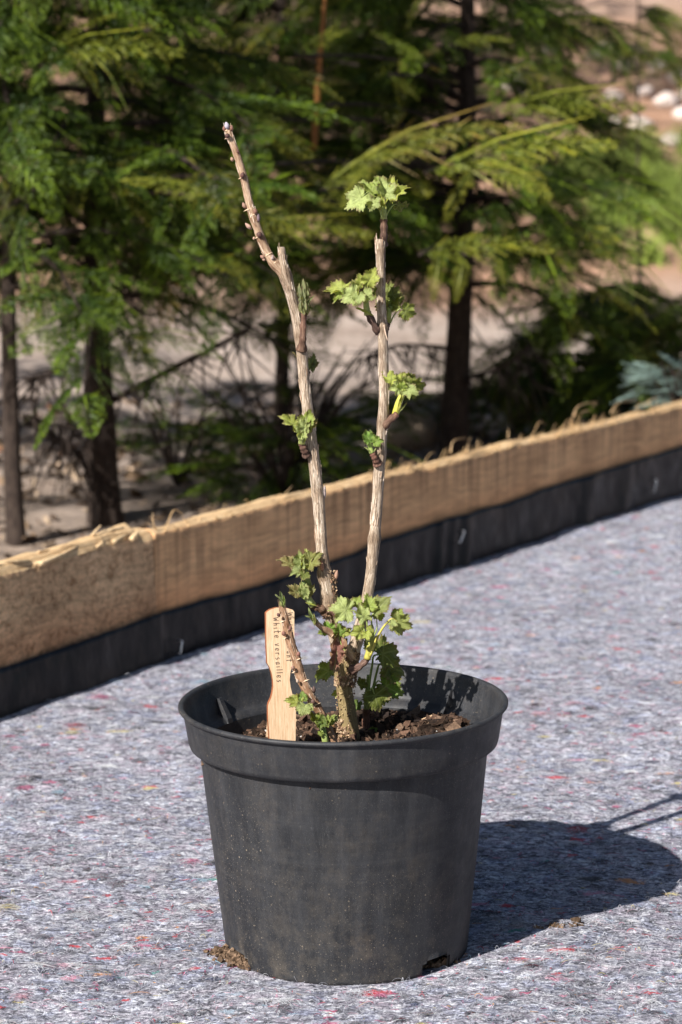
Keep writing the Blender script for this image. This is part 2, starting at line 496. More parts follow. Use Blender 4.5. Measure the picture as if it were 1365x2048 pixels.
# ---------------------------------------------------------------- ground beyond the bed
def ground_h(x, y):
    b = max(0.0, y - 7.9)
    h = -0.06 + .30 * b * min(1, b / 1.5)
    h = min(h, 3.2 + .02 * b)
    h += .05 * mnoise.noise(Vector((x * .8, y * .8, 1.0))) + .018 * mnoise.noise(Vector((x * 4, y * 4, 5.0)))
    return h if y > 3 else min(h, -0.03)
mb = MB()
ys = np.concatenate([np.linspace(-6, 3, 14), np.linspace(3.1, 14, 150), np.linspace(14.4, 120, 50)])
xs = np.concatenate([np.linspace(-70, -6, 18), np.linspace(-5.8, 6.8, 140), np.linspace(7.2, 70, 18)])
V = [(x, y, ground_h(x, y)) for y in ys for x in xs]
nx = len(xs)
Q = [(j * nx + i, j * nx + i + 1, (j + 1) * nx + i + 1, (j + 1) * nx + i) for j in range(len(ys) - 1) for i in range(nx - 1)]
mb.add(V, Q)
tag(mb.build('ground', M_GROUND), kind='structure')

# ---------------------------------------------------------------- the bed: felt, liner, planks
BD = np.array([.533, .846, 0.0]); BD /= np.linalg.norm(BD)
BN = np.array([BD[1], -BD[0], 0.0])              # from the planks into the bed
B0 = np.array([0.0, 3.567, 0.0])
def bp(s, t, z): return B0 + s * BD + t * BN + np.array([0, 0, z])
def s_at(px, z=.05):
    lo, hi = -1.5, 2.5
    for _ in range(40):
        m = (lo + hi) / 2
        if proj(bp(m, 0, z))[0] < px: lo = m
        else: hi = m
    return lo
def felt_h(x, y, t):
    h = .006 * mnoise.noise(Vector((x * 3.2, y * 3.2, 3))) + .0032 * mnoise.noise(Vector((x * 11, y * 11, 8))) + .0018 * mnoise.noise(Vector((x * 45, y * 45, 2)))
    d = math.hypot(x - .003, y - 2.12)
    if d < .20: h = h * max(0, (d - .105) / .095) if d > .105 else -.001        # pressed flat under the pot
    if t < .10: h += .003 * (1 - t / .10) ** 2                                  # turned up against the liner
    return h
mb = MB()
ss = np.concatenate([np.linspace(-4, -1.6, 24), np.arange(-1.58, 1.6, .011), np.linspace(1.62, 5, 40)])
tt = np.concatenate([np.arange(0.004, 2.2, .011), np.linspace(2.22, 5, 30)])
V, K = [], []
for t in tt:
    for s in ss:
        p = bp(s, t, 0)
        V.append((p[0], p[1], felt_h(p[0], p[1], t)))
ns_ = len(ss)
Q = [(j * ns_ + i, (j + 1) * ns_ + i, (j + 1) * ns_ + i + 1, j * ns_ + i + 1) for j in range(len(tt) - 1) for i in range(ns_ - 1)]
mb.add(V, Q)
felt = tag(mb.build('felt_mat', M_FELT), 'grey recycled felt mat flecked with coloured fibres, under the plant pot', 'felt mat')
# loose fibres teased out of the felt
rg = np.random.RandomState(5)
PAL = [((.82, .82, .85), .26), ((.50, .50, .55), .28), ((.20, .20, .23), .22), ((.035, .035, .045), .11), ((.62, .05, .07), .035), ((.62, .12, .26), .03),
       ((.72, .40, .48), .03), ((.09, .11, .20), .02), ((.36, .55, .66), .02), ((.78, .38, .12), .01), ((.72, .62, .28), .01)]
cols = np.array([c for c, _ in PAL]); pr = np.array([p for _, p in PAL]); pr /= pr.sum()
mb = MB()
cnt = 0
def tri_tubes(mb, Cs, rad, colr):
    """many thin three-sided strands at once; Cs (m, k, 3)"""
    m, k, _ = Cs.shape
    T = np.gradient(Cs, axis=1); T /= np.linalg.norm(T, axis=2, keepdims=True) + 1e-12
    up = np.zeros_like(T); up[..., 2] = 1
    A = np.cross(T, up); A /= np.linalg.norm(A, axis=2, keepdims=True) + 1e-9
    Bv = np.cross(A, T)
    out = []
    for a in range(3):
        th = a * 2.094
        out.append(Cs + rad[..., None] * (math.cos(th) * A + math.sin(th) * Bv))
    V = np.stack(out, 2)
    base = np.arange(m)[:, None, None] * (k * 3)
    i = np.arange(k - 1)[None, :, None]; j = np.arange(3)[None, None, :]
    j2 = (j + 1) % 3
    Q = np.stack([base + i * 3 + j, base + i * 3 + j2, base + (i + 1) * 3 + j2, base + (i + 1) * 3 + j], -1).reshape(-1, 4)
    mb.add(V.reshape(-1, 3), Q, None, np.repeat(colr, k * 3, 0))
pts = []
while len(pts) < 22000:
    px, py = rg.uniform(-160, 1530), 960 + 1180 * rg.rand() ** .75
    p = G(px, py)
    q = p - B0
    t, s = q @ BN, q @ BD
    if t < .012 or math.hypot(p[0] - .003, p[1] - 2.12) < .107: continue
    pts.append((p[0], p[1], felt_h(p[0], p[1], t)))
pts = np.array(pts)
m = len(pts)
k = 6
ang = rg.normal(0.15, .75, m) + (rg.rand(m) < .25) * rg.uniform(0, 3, m)
ln = rg.gamma(2.0, .0030, m).clip(.002, .022)
curv = rg.normal(0, 1.6, m)
u = np.linspace(-.5, .5, k)
Cs = np.zeros((m, k, 3))
aa = ang[:, None] + curv[:, None] * u[None]
step = ln[:, None] / (k - 1)
Cs[..., 0] = pts[:, :1] + np.cumsum(np.cos(aa) * step, 1)
Cs[..., 1] = pts[:, 1:2] + np.cumsum(np.sin(aa) * step, 1)
arch = rg.gamma(1.2, .0011, m).clip(0, .005)
Cs[..., 2] = pts[:, 2:3] + .0002 + arch[:, None] * (1 - (2 * u[None]) ** 2) * (.6 + .8 * rg.rand(m, 1))
dist = np.linalg.norm(pts[:, :2], axis=1)
rad = (rg.uniform(.00006, .00020, m) * (1 + .5 * (dist - 1.7)))[:, None] * (1.15 - (2 * np.abs(u[None])) ** 3 * .9)
tri_tubes(mb, Cs, rad, cols[rg.choice(len(cols), m, p=pr)] * rg.uniform(.75, 1.15, (m, 1)))
tag(mb.build('loose_fibres', M_FIBRE, felt), kind='stuff')
# tufts: matted lint lumps, white, black and red, standing a little proud
mb = MB()
for i in range(520):
    px, py = rg.uniform(-100, 1460), 990 + 1120 * rg.rand() ** .8
    p = G(px, py); q = p - B0
    if q @ BN < .03 or math.hypot(p[0] - .003, p[1] - 2.12) < .125: continue
    c = cols[rg.choice(len(cols), p=pr)]
    r_ = rg.uniform(.0012, .0042)
    a = rg.normal(0, .6)
    nst = 26
    base = np.array([p[0], p[1], felt_h(p[0], p[1], q @ BN) + .0003])
    th = rg.normal(a, .6, nst); l2 = rg.uniform(1.6, 5.0, nst) * r_
    C2 = np.zeros((nst, 5, 3)); uu = np.linspace(-.5, .5, 5)
    off = rg.normal(0, 1, (nst, 3)) * np.array([r_, r_ * .7, 0])
    bend = rg.normal(0, 2.0, nst)
    C2[..., 0] = base[0] + off[:, :1] + np.cos(th)[:, None] * uu * l2[:, None] - np.sin(th)[:, None] * (uu ** 2) * bend[:, None] * l2[:, None]
    C2[..., 1] = base[1] + off[:, 1:2] + np.sin(th)[:, None] * uu * l2[:, None] + np.cos(th)[:, None] * (uu ** 2) * bend[:, None] * l2[:, None]
    C2[..., 2] = base[2] + rg.uniform(0, .5, (nst, 1)) * r_ + r_ * .5 * (1 - (2 * uu) ** 2)
    tri_tubes(mb, C2, np.full((nst, 5), rg.uniform(.00009, .00020)), (np.tile(c, (nst, 1)) * .72 + .28 * cols[rg.choice(len(cols), nst, p=pr)]) * rg.uniform(.7, 1.05, (nst, 1)))
tag(mb.build('lint_tufts', M_FIBRE, felt), kind='stuff')

# planks: x along the plank, y thickness (front face at y = 0, looking into the bed along -y), z up
S_END = s_at(309, .1)
def plank_frame(t):
    o = bp(0, t, 0)
    M = Matrix(((BD[0], -BN[0], 0, o[0]), (BD[1], -BN[1], 0, o[1]), (0, 0, 1, 0), (0, 0, 0, 1)))
    return M
def top_z(s):
    z = .1665 - .010 * max(0, min(1, (s + .3) / 1.3))
    z += .0035 * mnoise.noise(Vector((s * 5, 1, 0))) + .0016 * mnoise.noise(Vector((s * 26, 4, 0))) + .0007 * mnoise.noise(Vector((s * 120, 4, 0)))
    return z
def plank(s0, s1, t, th, mats, name, label, n, rough, lean=0.0, extra=None):
    mb = MB()
    sv = np.linspace(s0, s1, n)
    zz = np.array([0, .02, .04, .06, .08, .10, .12, .135, .15, 1.0])
    prof = []
    V = []
    nz = len(zz)
    rows = []
    for s in sv:
        tz = top_z(s) + (extra(s) if extra else 0)
        col = []
        for i, z in enumerate(zz):
            z = -.05 + (tz + .05) * (z / .16 if z < 1 else 1)  if z < 1 else tz
            f = rough * (mnoise.noise(Vector((s * 38, z * 60, 2))) + .6 * mnoise.noise(Vector((s * 110, z * 150, 6))))
            col.append((s, f + lean * z, z))
        d1 = tz + (.004 + .004 * mnoise.noise(Vector((s * 14, 2, 7)))) * (1 + rough * 900)
        d2 = tz + (.006 + .006 * mnoise.noise(Vector((s * 9, 5, 3)))) * (.4 + rough * 1100)
        col += [(s, th * .3, d1), (s, th * .62, d2), (s, th * .97, d1 - .006), (s, th, -.05)]
        rows.append(col)
    m = len(rows[0])
    V = np.array(rows).reshape(-1, 3)
    Q = [(i * m + j, (i + 1) * m + j, (i + 1) * m + (j + 1) % m, i * m + (j + 1) % m) for i in range(n - 1) for j in range(m)]
    mb.add(V, Q)
    for e in (0, n - 1):
        k = mb.n
        c = rows[e]
        V2 = np.array(c + [tuple(np.mean(c, 0))])
        T = [(a, (a + 1) % m, m) if e else ((a + 1) % m, a, m) for a in range(m)]
        mb.add(V2, None, T)
    o = mb.build(name, mats, smooth=False)
    me = o.data
    nq = len(Q)
    mi = np.zeros(len(me.polygons), np.int32)
    j = np.arange(nq) % m
    mi[:nq] = np.where((j >= nz - 1) & (j <= nz + 2), 1, 0)
    me.polygons.foreach_set('material_index', mi)
    sm = np.ones(len(me.polygons), bool); sm[nq:] = False
    sm[:nq] = ~((j == nz - 1))
    me.polygons.foreach_set('use_smooth', sm)
    o.matrix_world = plank_frame(t)
    tag(o, label, 'plank')
    return o
def left_extra(s):
    e = .0
    x = (s - S_END)
    e += -.004 * max(0, min(1, -x / .3))
    if -.030 < x: e += -.007
    return e
pl_r = plank(S_END + .002, 4.2, .0, .032, [M_SAWN, M_FRESH], 'timber_plank', 'long saw-marked timber plank running behind the canes, top edge frayed', 900, .00035)
pl_l = plank(-3.2, S_END, .007, .045, [M_HEWN, M_FRESH], 'timber_plank', 'thicker rough-hewn timber plank with bright split top, beside the saw-marked one', 800, .0016, 0.05, left_extra)
# splinters and wood fibres standing along the top edges
def fibre(mb, P, r0, r1, col=(.78, .58, .34)):
    C = catmull(P, 5)
    rad = np.linspace(r0, r1, len(C))
    tube(mb, C, rad, 5, col)
M_SPL = mat_col('wood_fibre', .8, .15, .2, .25, 200)
rg = np.random.RandomState(11)
mb = MB()
for i in range(480):
    u_ = rg.rand()
    px = 320 + 1100 * u_
    dens = .25 + .75 * (px > 760) * (.55 + .45 * math.sin(px * .021) ** 2)
    if rg.rand() > dens: continue
    s = s_at(px, .16)
    l = rg.gamma(2.0, .0095 if px > 760 else .0045)
    d = rg.choice([-1, 1]) * rg.uniform(.5, 1)
    if px > 760: d = abs(d) * (1 if rg.rand() < .8 else -1)
    y0 = rg.uniform(-.002, .016)
    p0 = np.array([s, y0, top_z(s) + .0005])
    p1 = p0 + np.array([d * l * .6, rg.normal(0, .002), l * rg.uniform(.05, .6)])
    p2 = p0 + np.array([d * l, rg.normal(0, .003), l * rg.uniform(-.05, .55)])
    fibre(mb, [p0 - np.array([d * .006, 0, .001]), p0, p1, p2], rg.uniform(.0005, .0013), .0002, np.array((.66, .44, .22)) * rg.uniform(.6, 1.2))
o = mb.build('frayed_fibres', M_SPL, pl_r); tag(o, kind='stuff')
for pts_ in ([(318, 1062), (315, 1045), (317, 1026)], [(316, 1056), (309, 1050), (305, 1047)], [(345, 1062), (338, 1055), (334, 1064)], [(358, 1062), (372, 1075), (379, 1083)],
             [(386, 1048), (380, 1042), (375, 1034)], [(404, 1044), (408, 1036), (416, 1028)], [(565, 1008), (578, 990), (596, 972)], [(556, 1010), (540, 1006), (520, 1012)],
             [(905, 905), (915, 882), (945, 876)], [(938, 905), (944, 888), (950, 876)], [(962, 898), (962, 888), (966, 880)],
             [(1150, 832), (1165, 812), (1200, 805), (1195, 815)], [(1225, 826), (1245, 806), (1290, 800)], [(1290, 812), (1310, 800), (1325, 793)], [(1020, 876), (1024, 866), (1026, 858)], [(1165, 826), (1180, 822), (1195, 826)]):
    mb = MB()
    P = []
    for i, (x_, y_) in enumerate(pts_):
        s = s_at(x_, .16)
        w_ = bp(s, .001 if i else -.003, .16)
        d = ray(x_, y_)
        q = np.array([0, 0, CAMZ]) + d * (w_[1] / d[1])
        l_ = q - B0
        P.append((l_ @ BD, -.002 if y_ > 1062 else .004 + .002 * i, q[2]))
    fibre(mb, P, .0010, .0002, (.70, .48, .26))
    mb.build('splinter', M_SPL, pl_r)
mb = MB()
for i in range(42):
    s = S_END - rg.uniform(.0, .75)
    l = rg.uniform(.02, .13); d = rg.choice([-1, 1])
    y0 = rg.uniform(.002, .036)
    z0 = top_z(s) + left_extra(s) + .004 + .006 * rg.rand()
    P = [(s, y0, z0 - .003), (s + d * l * .5, y0 + rg.normal(0, .002), z0 + rg.uniform(0, .004)), (s + d * l, y0 + rg.normal(0, .003), z0 + rg.uniform(-.004, .007))]
    fibre(mb, P, rg.uniform(.0015, .0042), .0006, np.array((.74, .54, .31)) * rg.uniform(.75, 1.15))
o = mb.build('split_strands', M_SPL, pl_l); tag(o, kind='stuff')
for pts_, r0 in (([(175, 1108), (195, 1098), (225, 1094)], .003), ([(200, 1082), (235, 1062), (262, 1060)], .005), ([(196, 1072), (206, 1060), (214, 1052)], .002), ([(88, 1105), (105, 1102), (122, 1104)], .0016), ([(235, 1066), (255, 1058), (264, 1066)], .004)):
    mb = MB(); P = []
    for i, (x_, y_) in enumerate(pts_):
        w_ = bp(s_at(x_, .17), -.02, .16); d = ray(x_, y_)
        q = np.array([0, 0, CAMZ]) + d * (w_[1] / d[1]); l_ = q - B0
        P.append((l_ @ BD, .022, q[2]))
    fibre(mb, P, r0, r0 * .35, (.72, .52, .30))
    mb.build('splinter', M_SPL, pl_l)

# black liner standing up the inside of the planks
mb = MB()
sv = np.concatenate([np.linspace(-3, -.9, 60), np.arange(-.89, 1.5, .006), np.linspace(1.5, 4.2, 60)])
def liner_top(s):
    pts_ = [(-3, .045), (s_at(0), .047), (s_at(310), .056), (s_at(520), .052), (s_at(700), .058), (s_at(760), .066), (s_at(905), .070), (s_at(1010), .067), (s_at(1100), .073), (s_at(1365), .077), (4.2, .08)]
    return float(np.interp(s, [a for a, _ in pts_], [b for _, b in pts_])) + .010 + .0016 * mnoise.noise(Vector((s * 16, 0, 4)))
FOLDS = [(s_at(868), .010, .013), (s_at(893), .007, .009), (s_at(918), .011, .022), (s_at(1165), .012, .030), (s_at(1240), .009, .03), (s_at(560), .004, .03), (s_at(150), .004, .05), (s_at(1050), -.002, .05)]
nz = 12
V = []
for s in sv:
    zt = liner_top(s)
    for i in range(nz):
        f = i / (nz - 1)
        z = -.02 + (zt + .02) * f
        t = .010 if s > S_END + .004 else .0172 - .045 * z
        if abs(s - S_END) < .02: t = .010 + (.0072 - .045 * z) * (1 - max(0, min(1, (s - S_END + .004) / .014)))
        t += .0025 * (mnoise.noise(Vector((s * 9, z * 18, 1))) + .5 * mnoise.noise(Vector((s * 34, z * 30, 9))))
        for c_, a_, w_ in FOLDS:
            t += a_ * math.exp(-((s - c_ - .25 * (z - .03)) / w_) ** 2) * (1.1 - .75 * f)
        t -= .004 * f ** 3
        V.append(bp(s, max(t, .005 if s > S_END else .011), z))
Q = [(i * nz + j, (i + 1) * nz + j, (i + 1) * nz + j + 1, i * nz + j + 1) for i in range(len(sv) - 1) for j in range(nz - 1)]
mb.add(V, Q)
liner = tag(mb.build('pond_liner', M_LINER), 'black plastic liner stapled low along the inside of the planks', 'liner')
md = liner.modifiers.new('thickness', 'SOLIDIFY'); md.thickness = .0008; md.offset = 0
for (xa, ya), (xb, yb) in (((361, 1308), (365, 1282)), ((921, 1085), (930, 1062)), ((1310, 984), (1313, 959))):
    mb = MB()
    P = []
    for x_, y_ in ((xa, ya), (xb, yb)):
        w_ = bp(s_at(x_, .03), .020, .03)
        # meet the plane t = .020 in front of the liner
        d = ray(x_, y_); o_ = np.array([0, 0, CAMZ])
        kf = ((B0 + .021 * BN - o_) @ BN) / (d @ BN)
        P.append(o_ + d * kf)
    a, b = P
    q = -BN * .008
    tube(mb, np.array([a + q, a, a + (b - a) * .1, a + (b - a) * .5, a + (b - a) * .9, b, b + q]), .0011, 6)
    mb.build('staple', M_STEEL, liner)

# ---------------------------------------------------------------- the pot
PC = np.array([.0050, 2.12, -.0015])
pot = empty('plant_pot', PC, 'black plastic plant pot dusted with dried soil, standing on the felt', 'plant pot')
pot.rotation_euler = (0, R(-.85), R(8))
HOLES = [R(a) for a in (-159, -52, 38, 118)]
rimz, cz = .2172, .1805
def wall_r(z): return .1043 + (.1232 - .1043) * (z / cz)
def in_hole(th):
    for h in HOLES:
        d = (th - h + math.pi) % (2 * math.pi) - math.pi
        if abs(d) < .155: return 1 - abs(d) / .155
    return 0
mb = MB()
ns = 288
th = np.linspace(0, 2 * math.pi, ns, endpoint=False)
zl = [0.0, .004, .011, .0135, .02, .05, .09, .13, .1625, cz + .001]
rows_o = [[(wall_r(z) + .00035 * math.exp(-((z - .127) / .004) ** 2)) for _ in th] for z in zl]
V = []; n = len(zl)
for z in zl:
    for a in th: V.append((wall_r(z) * math.cos(a), wall_r(z) * math.sin(a), z))
for z in zl:
    for a in th: V.append(((wall_r(z) - .0028) * math.cos(a), (wall_r(z) - .0028) * math.sin(a), z))
Q = []
N = n * ns
hol = [in_hole(a + math.pi / ns) for a in th]
def hole_at(i, j): return i < 3 and hol[j % ns] > (.0 if i < 2 else .25) and (hol[j % ns] > 0)
for i in range(n - 1):
    for j in range(ns):
        j2 = (j + 1) % ns
        if not hole_at(i, j):
            Q.append((i * ns + j, i * ns + j2, (i + 1) * ns + j2, (i + 1) * ns + j))
            Q.append((N + i * ns + j2, N + i * ns + j, N + (i + 1) * ns + j, N + (i + 1) * ns + j2))
        # close the cut edges of the drainage notches
        if hole_at(i, j) != hole_at(i, j2):
            Q.append((i * ns + j2, N + i * ns + j2, N + (i + 1) * ns + j2, (i + 1) * ns + j2))
        if i + 1 < n - 1 and hole_at(i, j) and not hole_at(i + 1, j):
            Q.append(((i + 1) * ns + j, (i + 1) * ns + j2, N + (i + 1) * ns + j2, N + (i + 1) * ns + j))
        if i == 0 and not hole_at(0, j):
            Q.append((j2, j, N + j, N + j2))
mb.add(V, Q)
lathe(mb, [(.0, .014), (.1012, .0142), (.1012, .017), (.0, .017)], 96)
body = mb.build('body', M_POT, pot)
mb = MB()
prof = [(.1205, cz - .001), (.1285, cz + .0002), (.1312, cz + .0016), (.1322, cz + .005), (.1362, rimz - .0062), (.1366, rimz - .0046), (.1390, rimz - .0040), (.1402, rimz - .0026), (.1402, rimz - .0012), (.1392, rimz - .0001),
        (.1370, rimz), (.1356, rimz - .0010), (.1349, rimz - .0035), (.1300, cz + .0085), (.1270, cz + .0062), (.1245, cz + .0055), (.1232, cz + .0035), (.1222, cz + .003), (.1204, cz - .001)]
lathe(mb, prof, 256)
rim = mb.build('rim', M_POT, pot)
for a in (R(138), R(36), R(-44), R(-140)):
    mb = MB()
    ca, sa = math.cos(a), math.sin(a)
    def lp(r, l, z): return (r * ca - l * sa, r * sa + l * ca, z)
    V = [lp(.1322, -.0025, cz + .022), lp(.1322, .0025, cz + .022), lp(.1300, .0022, cz + .022), lp(.1300, -.0022, cz + .022),
         lp(.131, -.0035, cz + .005), lp(.131, .0035, cz + .005), lp(.1205, .0032, cz + .005), lp(.1205, -.0032, cz + .005),
         lp(.1215, -.0035, cz + .001), lp(.1215, .0035, cz + .001), lp(.1195, .0032, cz + .001), lp(.1195, -.0032, cz + .001)]
    Q = [(0, 1, 2, 3), (3, 2, 6, 7), (0, 3, 7, 4), (1, 5, 6, 2), (7, 6, 10, 11), (4, 7, 11, 8), (5, 9, 10, 6), (8, 11, 10, 9)]
    mb.add(V, Q)
    mb.build('stacking_lug', M_POT, pot, smooth=False)

# potting soil: a lumpy bed of bark chips and compost
rg = np.random.RandomState(21)
SZ = .1735
def soil_h(x, y):
    d = math.hypot(x, y)
    h = SZ + .004 * mnoise.noise(Vector((x * 28, y * 28, 0))) + .0035 * mnoise.noise(Vector((x * 75, y * 75, 3)))
    h += .013 * math.exp(-(((x - .088) / .030) ** 2 + ((y - .045) / .035) ** 2))
    h += .007 * math.exp(-(((x - .03) / .03) ** 2 + ((y - .085) / .03) ** 2))
    h -= .007 * math.exp(-(((x + .095) / .03) ** 2 + ((y - .055) / .05) ** 2))
    h += .005 * math.exp(-((d) / .02) ** 2)
    return h
mb = MB()
rr_ = np.linspace(0, .1185, 46)
nt_ = 150
V = []; C = []
for r_ in rr_:
    for a in np.linspace(0, 2 * math.pi, nt_, endpoint=False):
        x, y = r_ * math.cos(a), r_ * math.sin(a)
        V.append((x, y, soil_h(x, y) + .002 * mnoise.noise(Vector((x * 240, y * 240, 1)))))
        C.append(np.array((.040, .026, .018)) * (1 + .5 * mnoise.noise(Vector((x * 60, y * 60, 1)))))
Q = [(i * nt_ + j, (i + 1) * nt_ + j, (i + 1) * nt_ + (j + 1) % nt_, i * nt_ + (j + 1) % nt_) for i in range(len(rr_) - 1) for j in range(nt_)]
mb.add(V, Q, None, np.array(C))
def chip(mb, c, size, rgx, col):
    v = np.array([(-1, -1, -1), (1, -1, -1), (1, 1, -1), (-1, 1, -1), (-1, -1, 1), (1, -1, 1), (1, 1, 1), (-1, 1, 1)], float) * .5
    v += rgx.normal(0, .14, v.shape)
    v *= size
    a, b, g_ = rgx.uniform(0, 6.28), rgx.normal(0, .5), rgx.normal(0, .5)
    Mx = (Matrix.Rotation(a, 3, 'Z') @ Matrix.Rotation(b, 3, 'X') @ Matrix.Rotation(g_, 3, 'Y'))
    v = (np.asarray(Mx) @ v.T).T + c
    mb.add(v, [(0, 3, 2, 1), (4, 5, 6, 7), (0, 1, 5, 4), (1, 2, 6, 5), (2, 3, 7, 6), (3, 0, 4, 7)], None, col)
SOILC = [(.050, .030, .020), (.030, .019, .013), (.095, .055, .036), (.15, .095, .062), (.34, .23, .14), (.022, .015, .012)]
for i in range(5200):
    a, r_ = rg.uniform(0, 6.28), .117 * math.sqrt(rg.rand())
    x, y = r_ * math.cos(a), r_ * math.sin(a)
    kx = rg.choice(6, p=[.3, .26, .2, .1, .035, .105])
    l = rg.gamma(2.2, .0017) + .0015
    if rg.rand() < .05: l *= 1.9
    chip(mb, np.array([x, y, soil_h(x, y) + rg.uniform(0, .0022)]), np.array([l, l * rg.uniform(.3, .7), l * rg.uniform(.2, .5)]), rg, np.array(SOILC[kx]) * rg.uniform(.7, 1.35))
for i in range(60):                               # perlite and white grit
    a, r_ = rg.uniform(0, 6.28), .115 * math.sqrt(rg.rand()); x, y = r_ * math.cos(a), r_ * math.sin(a)
    chip(mb, np.array([x, y, soil_h(x, y) + .002]), np.array([.002, .0018, .0016]) * rg.uniform(.6, 1.8), rg, (.62, .60, .56))
soil = mb.build('potting_soil', M_SOIL, None, smooth=False)
soil.location = PC; soil.rotation_euler = (0, R(-.85), 0)
tag(soil, 'dark brown bark compost filling the black pot', 'soil', kind='stuff')

# soil spilt on the felt
mb = MB()
def spill(cx, cy, rx, ry, n, ang, hh):
    for i in range(n):
        a, r_ = rg.uniform(0, 6.28), abs(rg.normal(0, .5))
        u_, v_ = r_ * math.cos(a) * rx, r_ * math.sin(a) * ry
        x = cx + u_ * math.cos(ang) - v_ * math.sin(ang); y = cy + u_ * math.sin(ang) + v_ * math.cos(ang)
        l = rg.gamma(2, .0010) + .0009
        chip(mb, np.array([x, y, .001 + hh * max(0, 1 - r_) * rg.rand()]), np.array([l, l * .7, l * .6]), rg, np.array((.115, .075, .048)) * rg.uniform(.5, 1.7))
p = G(470, 1922); spill(p[0], p[1], .026, .009, 700, R(-52), .008)
p = G(450, 1912); spill(p[0], p[1], .014, .006, 220, R(-30), .006)
p = G(1150, 1854); spill(p[0], p[1], .006, .004, 120, 0, .006)
p = G(1110, 1858); spill(p[0], p[1], .02, .006, 90, R(10), .003)
p = G(600, 1950); spill(p[0], p[1], .03, .004, 60, R(-20), .001)
p = G(880, 1930); spill(p[0], p[1], .03, .004, 50, R(30), .001)
tag(mb.build('spilt_soil', M_SOIL, smooth=False), 'brown soil crumbs spilt on the felt around the foot of the pot', 'soil', kind='stuff')

# ---------------------------------------------------------------- wooden plant label
LP0 = W(560, 1350, 2.100)
lphi = R(17)
LNRM = np.array([math.sin(lphi), -math.cos(lphi), .06]); LNRM /= np.linalg.norm(LNRM)
def on_label(px, py, off=0.0):
    d = ray(px, py); o_ = np.array([0, 0, CAMZ])
    k_ = ((LP0 + LNRM * off - o_) @ LNRM) / (d @ LNRM)
    return o_ + d * k_
def zl5(p): return (500 + p[0] / 5.85, 1150 + p[1] / 5.85)
left = [(190, 445), (192, 560), (195, 800), (204, 1030), (232, 1080), (256, 1150), (273, 1240), (275, 1310), (266, 1380), (250, 1440), (222, 1500), (214, 1535), (216, 1700), (228, 1860), (236, 2000), (240, 2250)]
right = [(534, 2250), (536, 1940), (540, 1700), (540, 1515), (518, 1445), (498, 1390), (478, 1310), (468, 1230), (474, 1150), (490, 1080), (516, 1010), (521, 880), (522, 700), (521, 430)]
top = [(503, 408), (440, 388), (375, 381), (310, 383), (240, 405), (207, 428)]
outl = [zl5(p) for p in left + right + top]
f_ = [on_label(*p) for p in outl]
bk = [p - LNRM * .0042 for p in f_]
nn_ = len(f_)
lorg = LP0
me = bpy.data.meshes.new('plant_label')
VV = [tuple(p - lorg) for p in f_ + bk]
FF = [list(range(nn_))[::-1], [nn_ + i for i in range(nn_)]] + [[i, (i + 1) % nn_, nn_ + (i + 1) % nn_, nn_ + i] for i in range(nn_)]
me.from_pydata(VV, [], FF); me.update()
lab = link('plant_label', me, [M_LABEL, M_BURNT])
for i, pgn in enumerate(me.polygons): pgn.material_index = 0 if i < 2 else 1
import bmesh
bm = bmesh.new(); bm.from_mesh(me); bmesh.ops.recalc_face_normals(bm, faces=bm.faces); bmesh.ops.triangulate(bm, faces=[f for f in bm.faces if len(f.verts) > 4]); bm.to_mesh(me); bm.free()
lab.location = lorg
tag(lab, 'waisted pale wooden plant label with handwriting, stuck in the pot', 'plant label')
# handwriting, running down the label: strokes in the close-up's own picture units
GL = {'W': [[(0, 1.5), (.18, 0), (.5, 1.1), (.72, 0), (1.0, 1.5)]], 'h': [[(0, 1.9), (.02, 0)], [(.02, .5), (.25, .95), (.48, .8), (.5, 0)]],
      'i': [[(0, 1), (.02, 0)], [(.06, 1.45), (.1, 1.5)]], 't': [[(.2, 1.7), (.2, .12), (.42, 0)], [(-.15, 1.05), (.55, 1.1)]],
      'e': [[(0, .5), (.5, .55), (.42, .98), (.12, .95), (0, .5), (.15, .05), (.55, .1)]], 'v': [[(0, 1.15), (.3, 0), (.62, 1.2)]],
      'r': [[(0, 1), (.02, 0)], [(.02, .6), (.2, .95), (.48, .9)]], 's': [[(.42, .95), (.1, .92), (.08, .6), (.4, .45), (.38, .08), (0, .03)]],
      'a': [[(.45, .9), (.1, .9), (0, .4), (.15, 0), (.42, .3), (.47, .95), (.45, .2), (.62, 0)]], 'l': [[(.1, 1.95), (.06, 0)]],
      'c': [[(.45, .85), (.12, .9), (0, .4), (.2, 0), (.5, .12)]], 'u': [[(0, 1), (.05, .1), (.36, .1), (.45, 1), (.47, 0)]], 'n': [[(0, 1), (.02, 0)], [(.02, .6), (.25, 1), (.45, .8), (.47, 0)]], ' ': []}
INK = []
def write(text, a, b, xh, adv):
    a, b = np.array(a, float), np.array(b, float)
    d = b - a; d /= np.linalg.norm(d); up_ = np.array([d[1], -d[0]])       # the words run down the label, letter tops to the right
    u_ = 0.0
    rw = np.random.RandomState(len(text))
    for ch in text:
        k_ = xh * rw.uniform(.88, 1.1)
        for st in GL[ch]:
            INK.append([tuple(a + d * (u_ + x * k_) + up_ * ((y + rw.normal(0, .03)) * k_ + .12 * x * k_)) for x, y in st])
        u_ += adv * (1.25 if ch == 'W' else .62 if ch in 'il' else .8 if ch == ' ' else 1.0)
write('White versailles', (272, 500), (316, 1225), 42, 54)
write('White currant', (440, 440), (430, 1010), 40, 47)
mb = MB()
for st in INK:
    C = catmull([on_label(*zl5(p), off=.00005) for p in st], 4)
    tube(mb, C, .00024, 5, (1, 1, 1))
hw = mb.build('handwriting', M_INK, None)
hw.parent = lab; hw.matrix_parent_inverse = Matrix.Translation(-Vector(lorg))

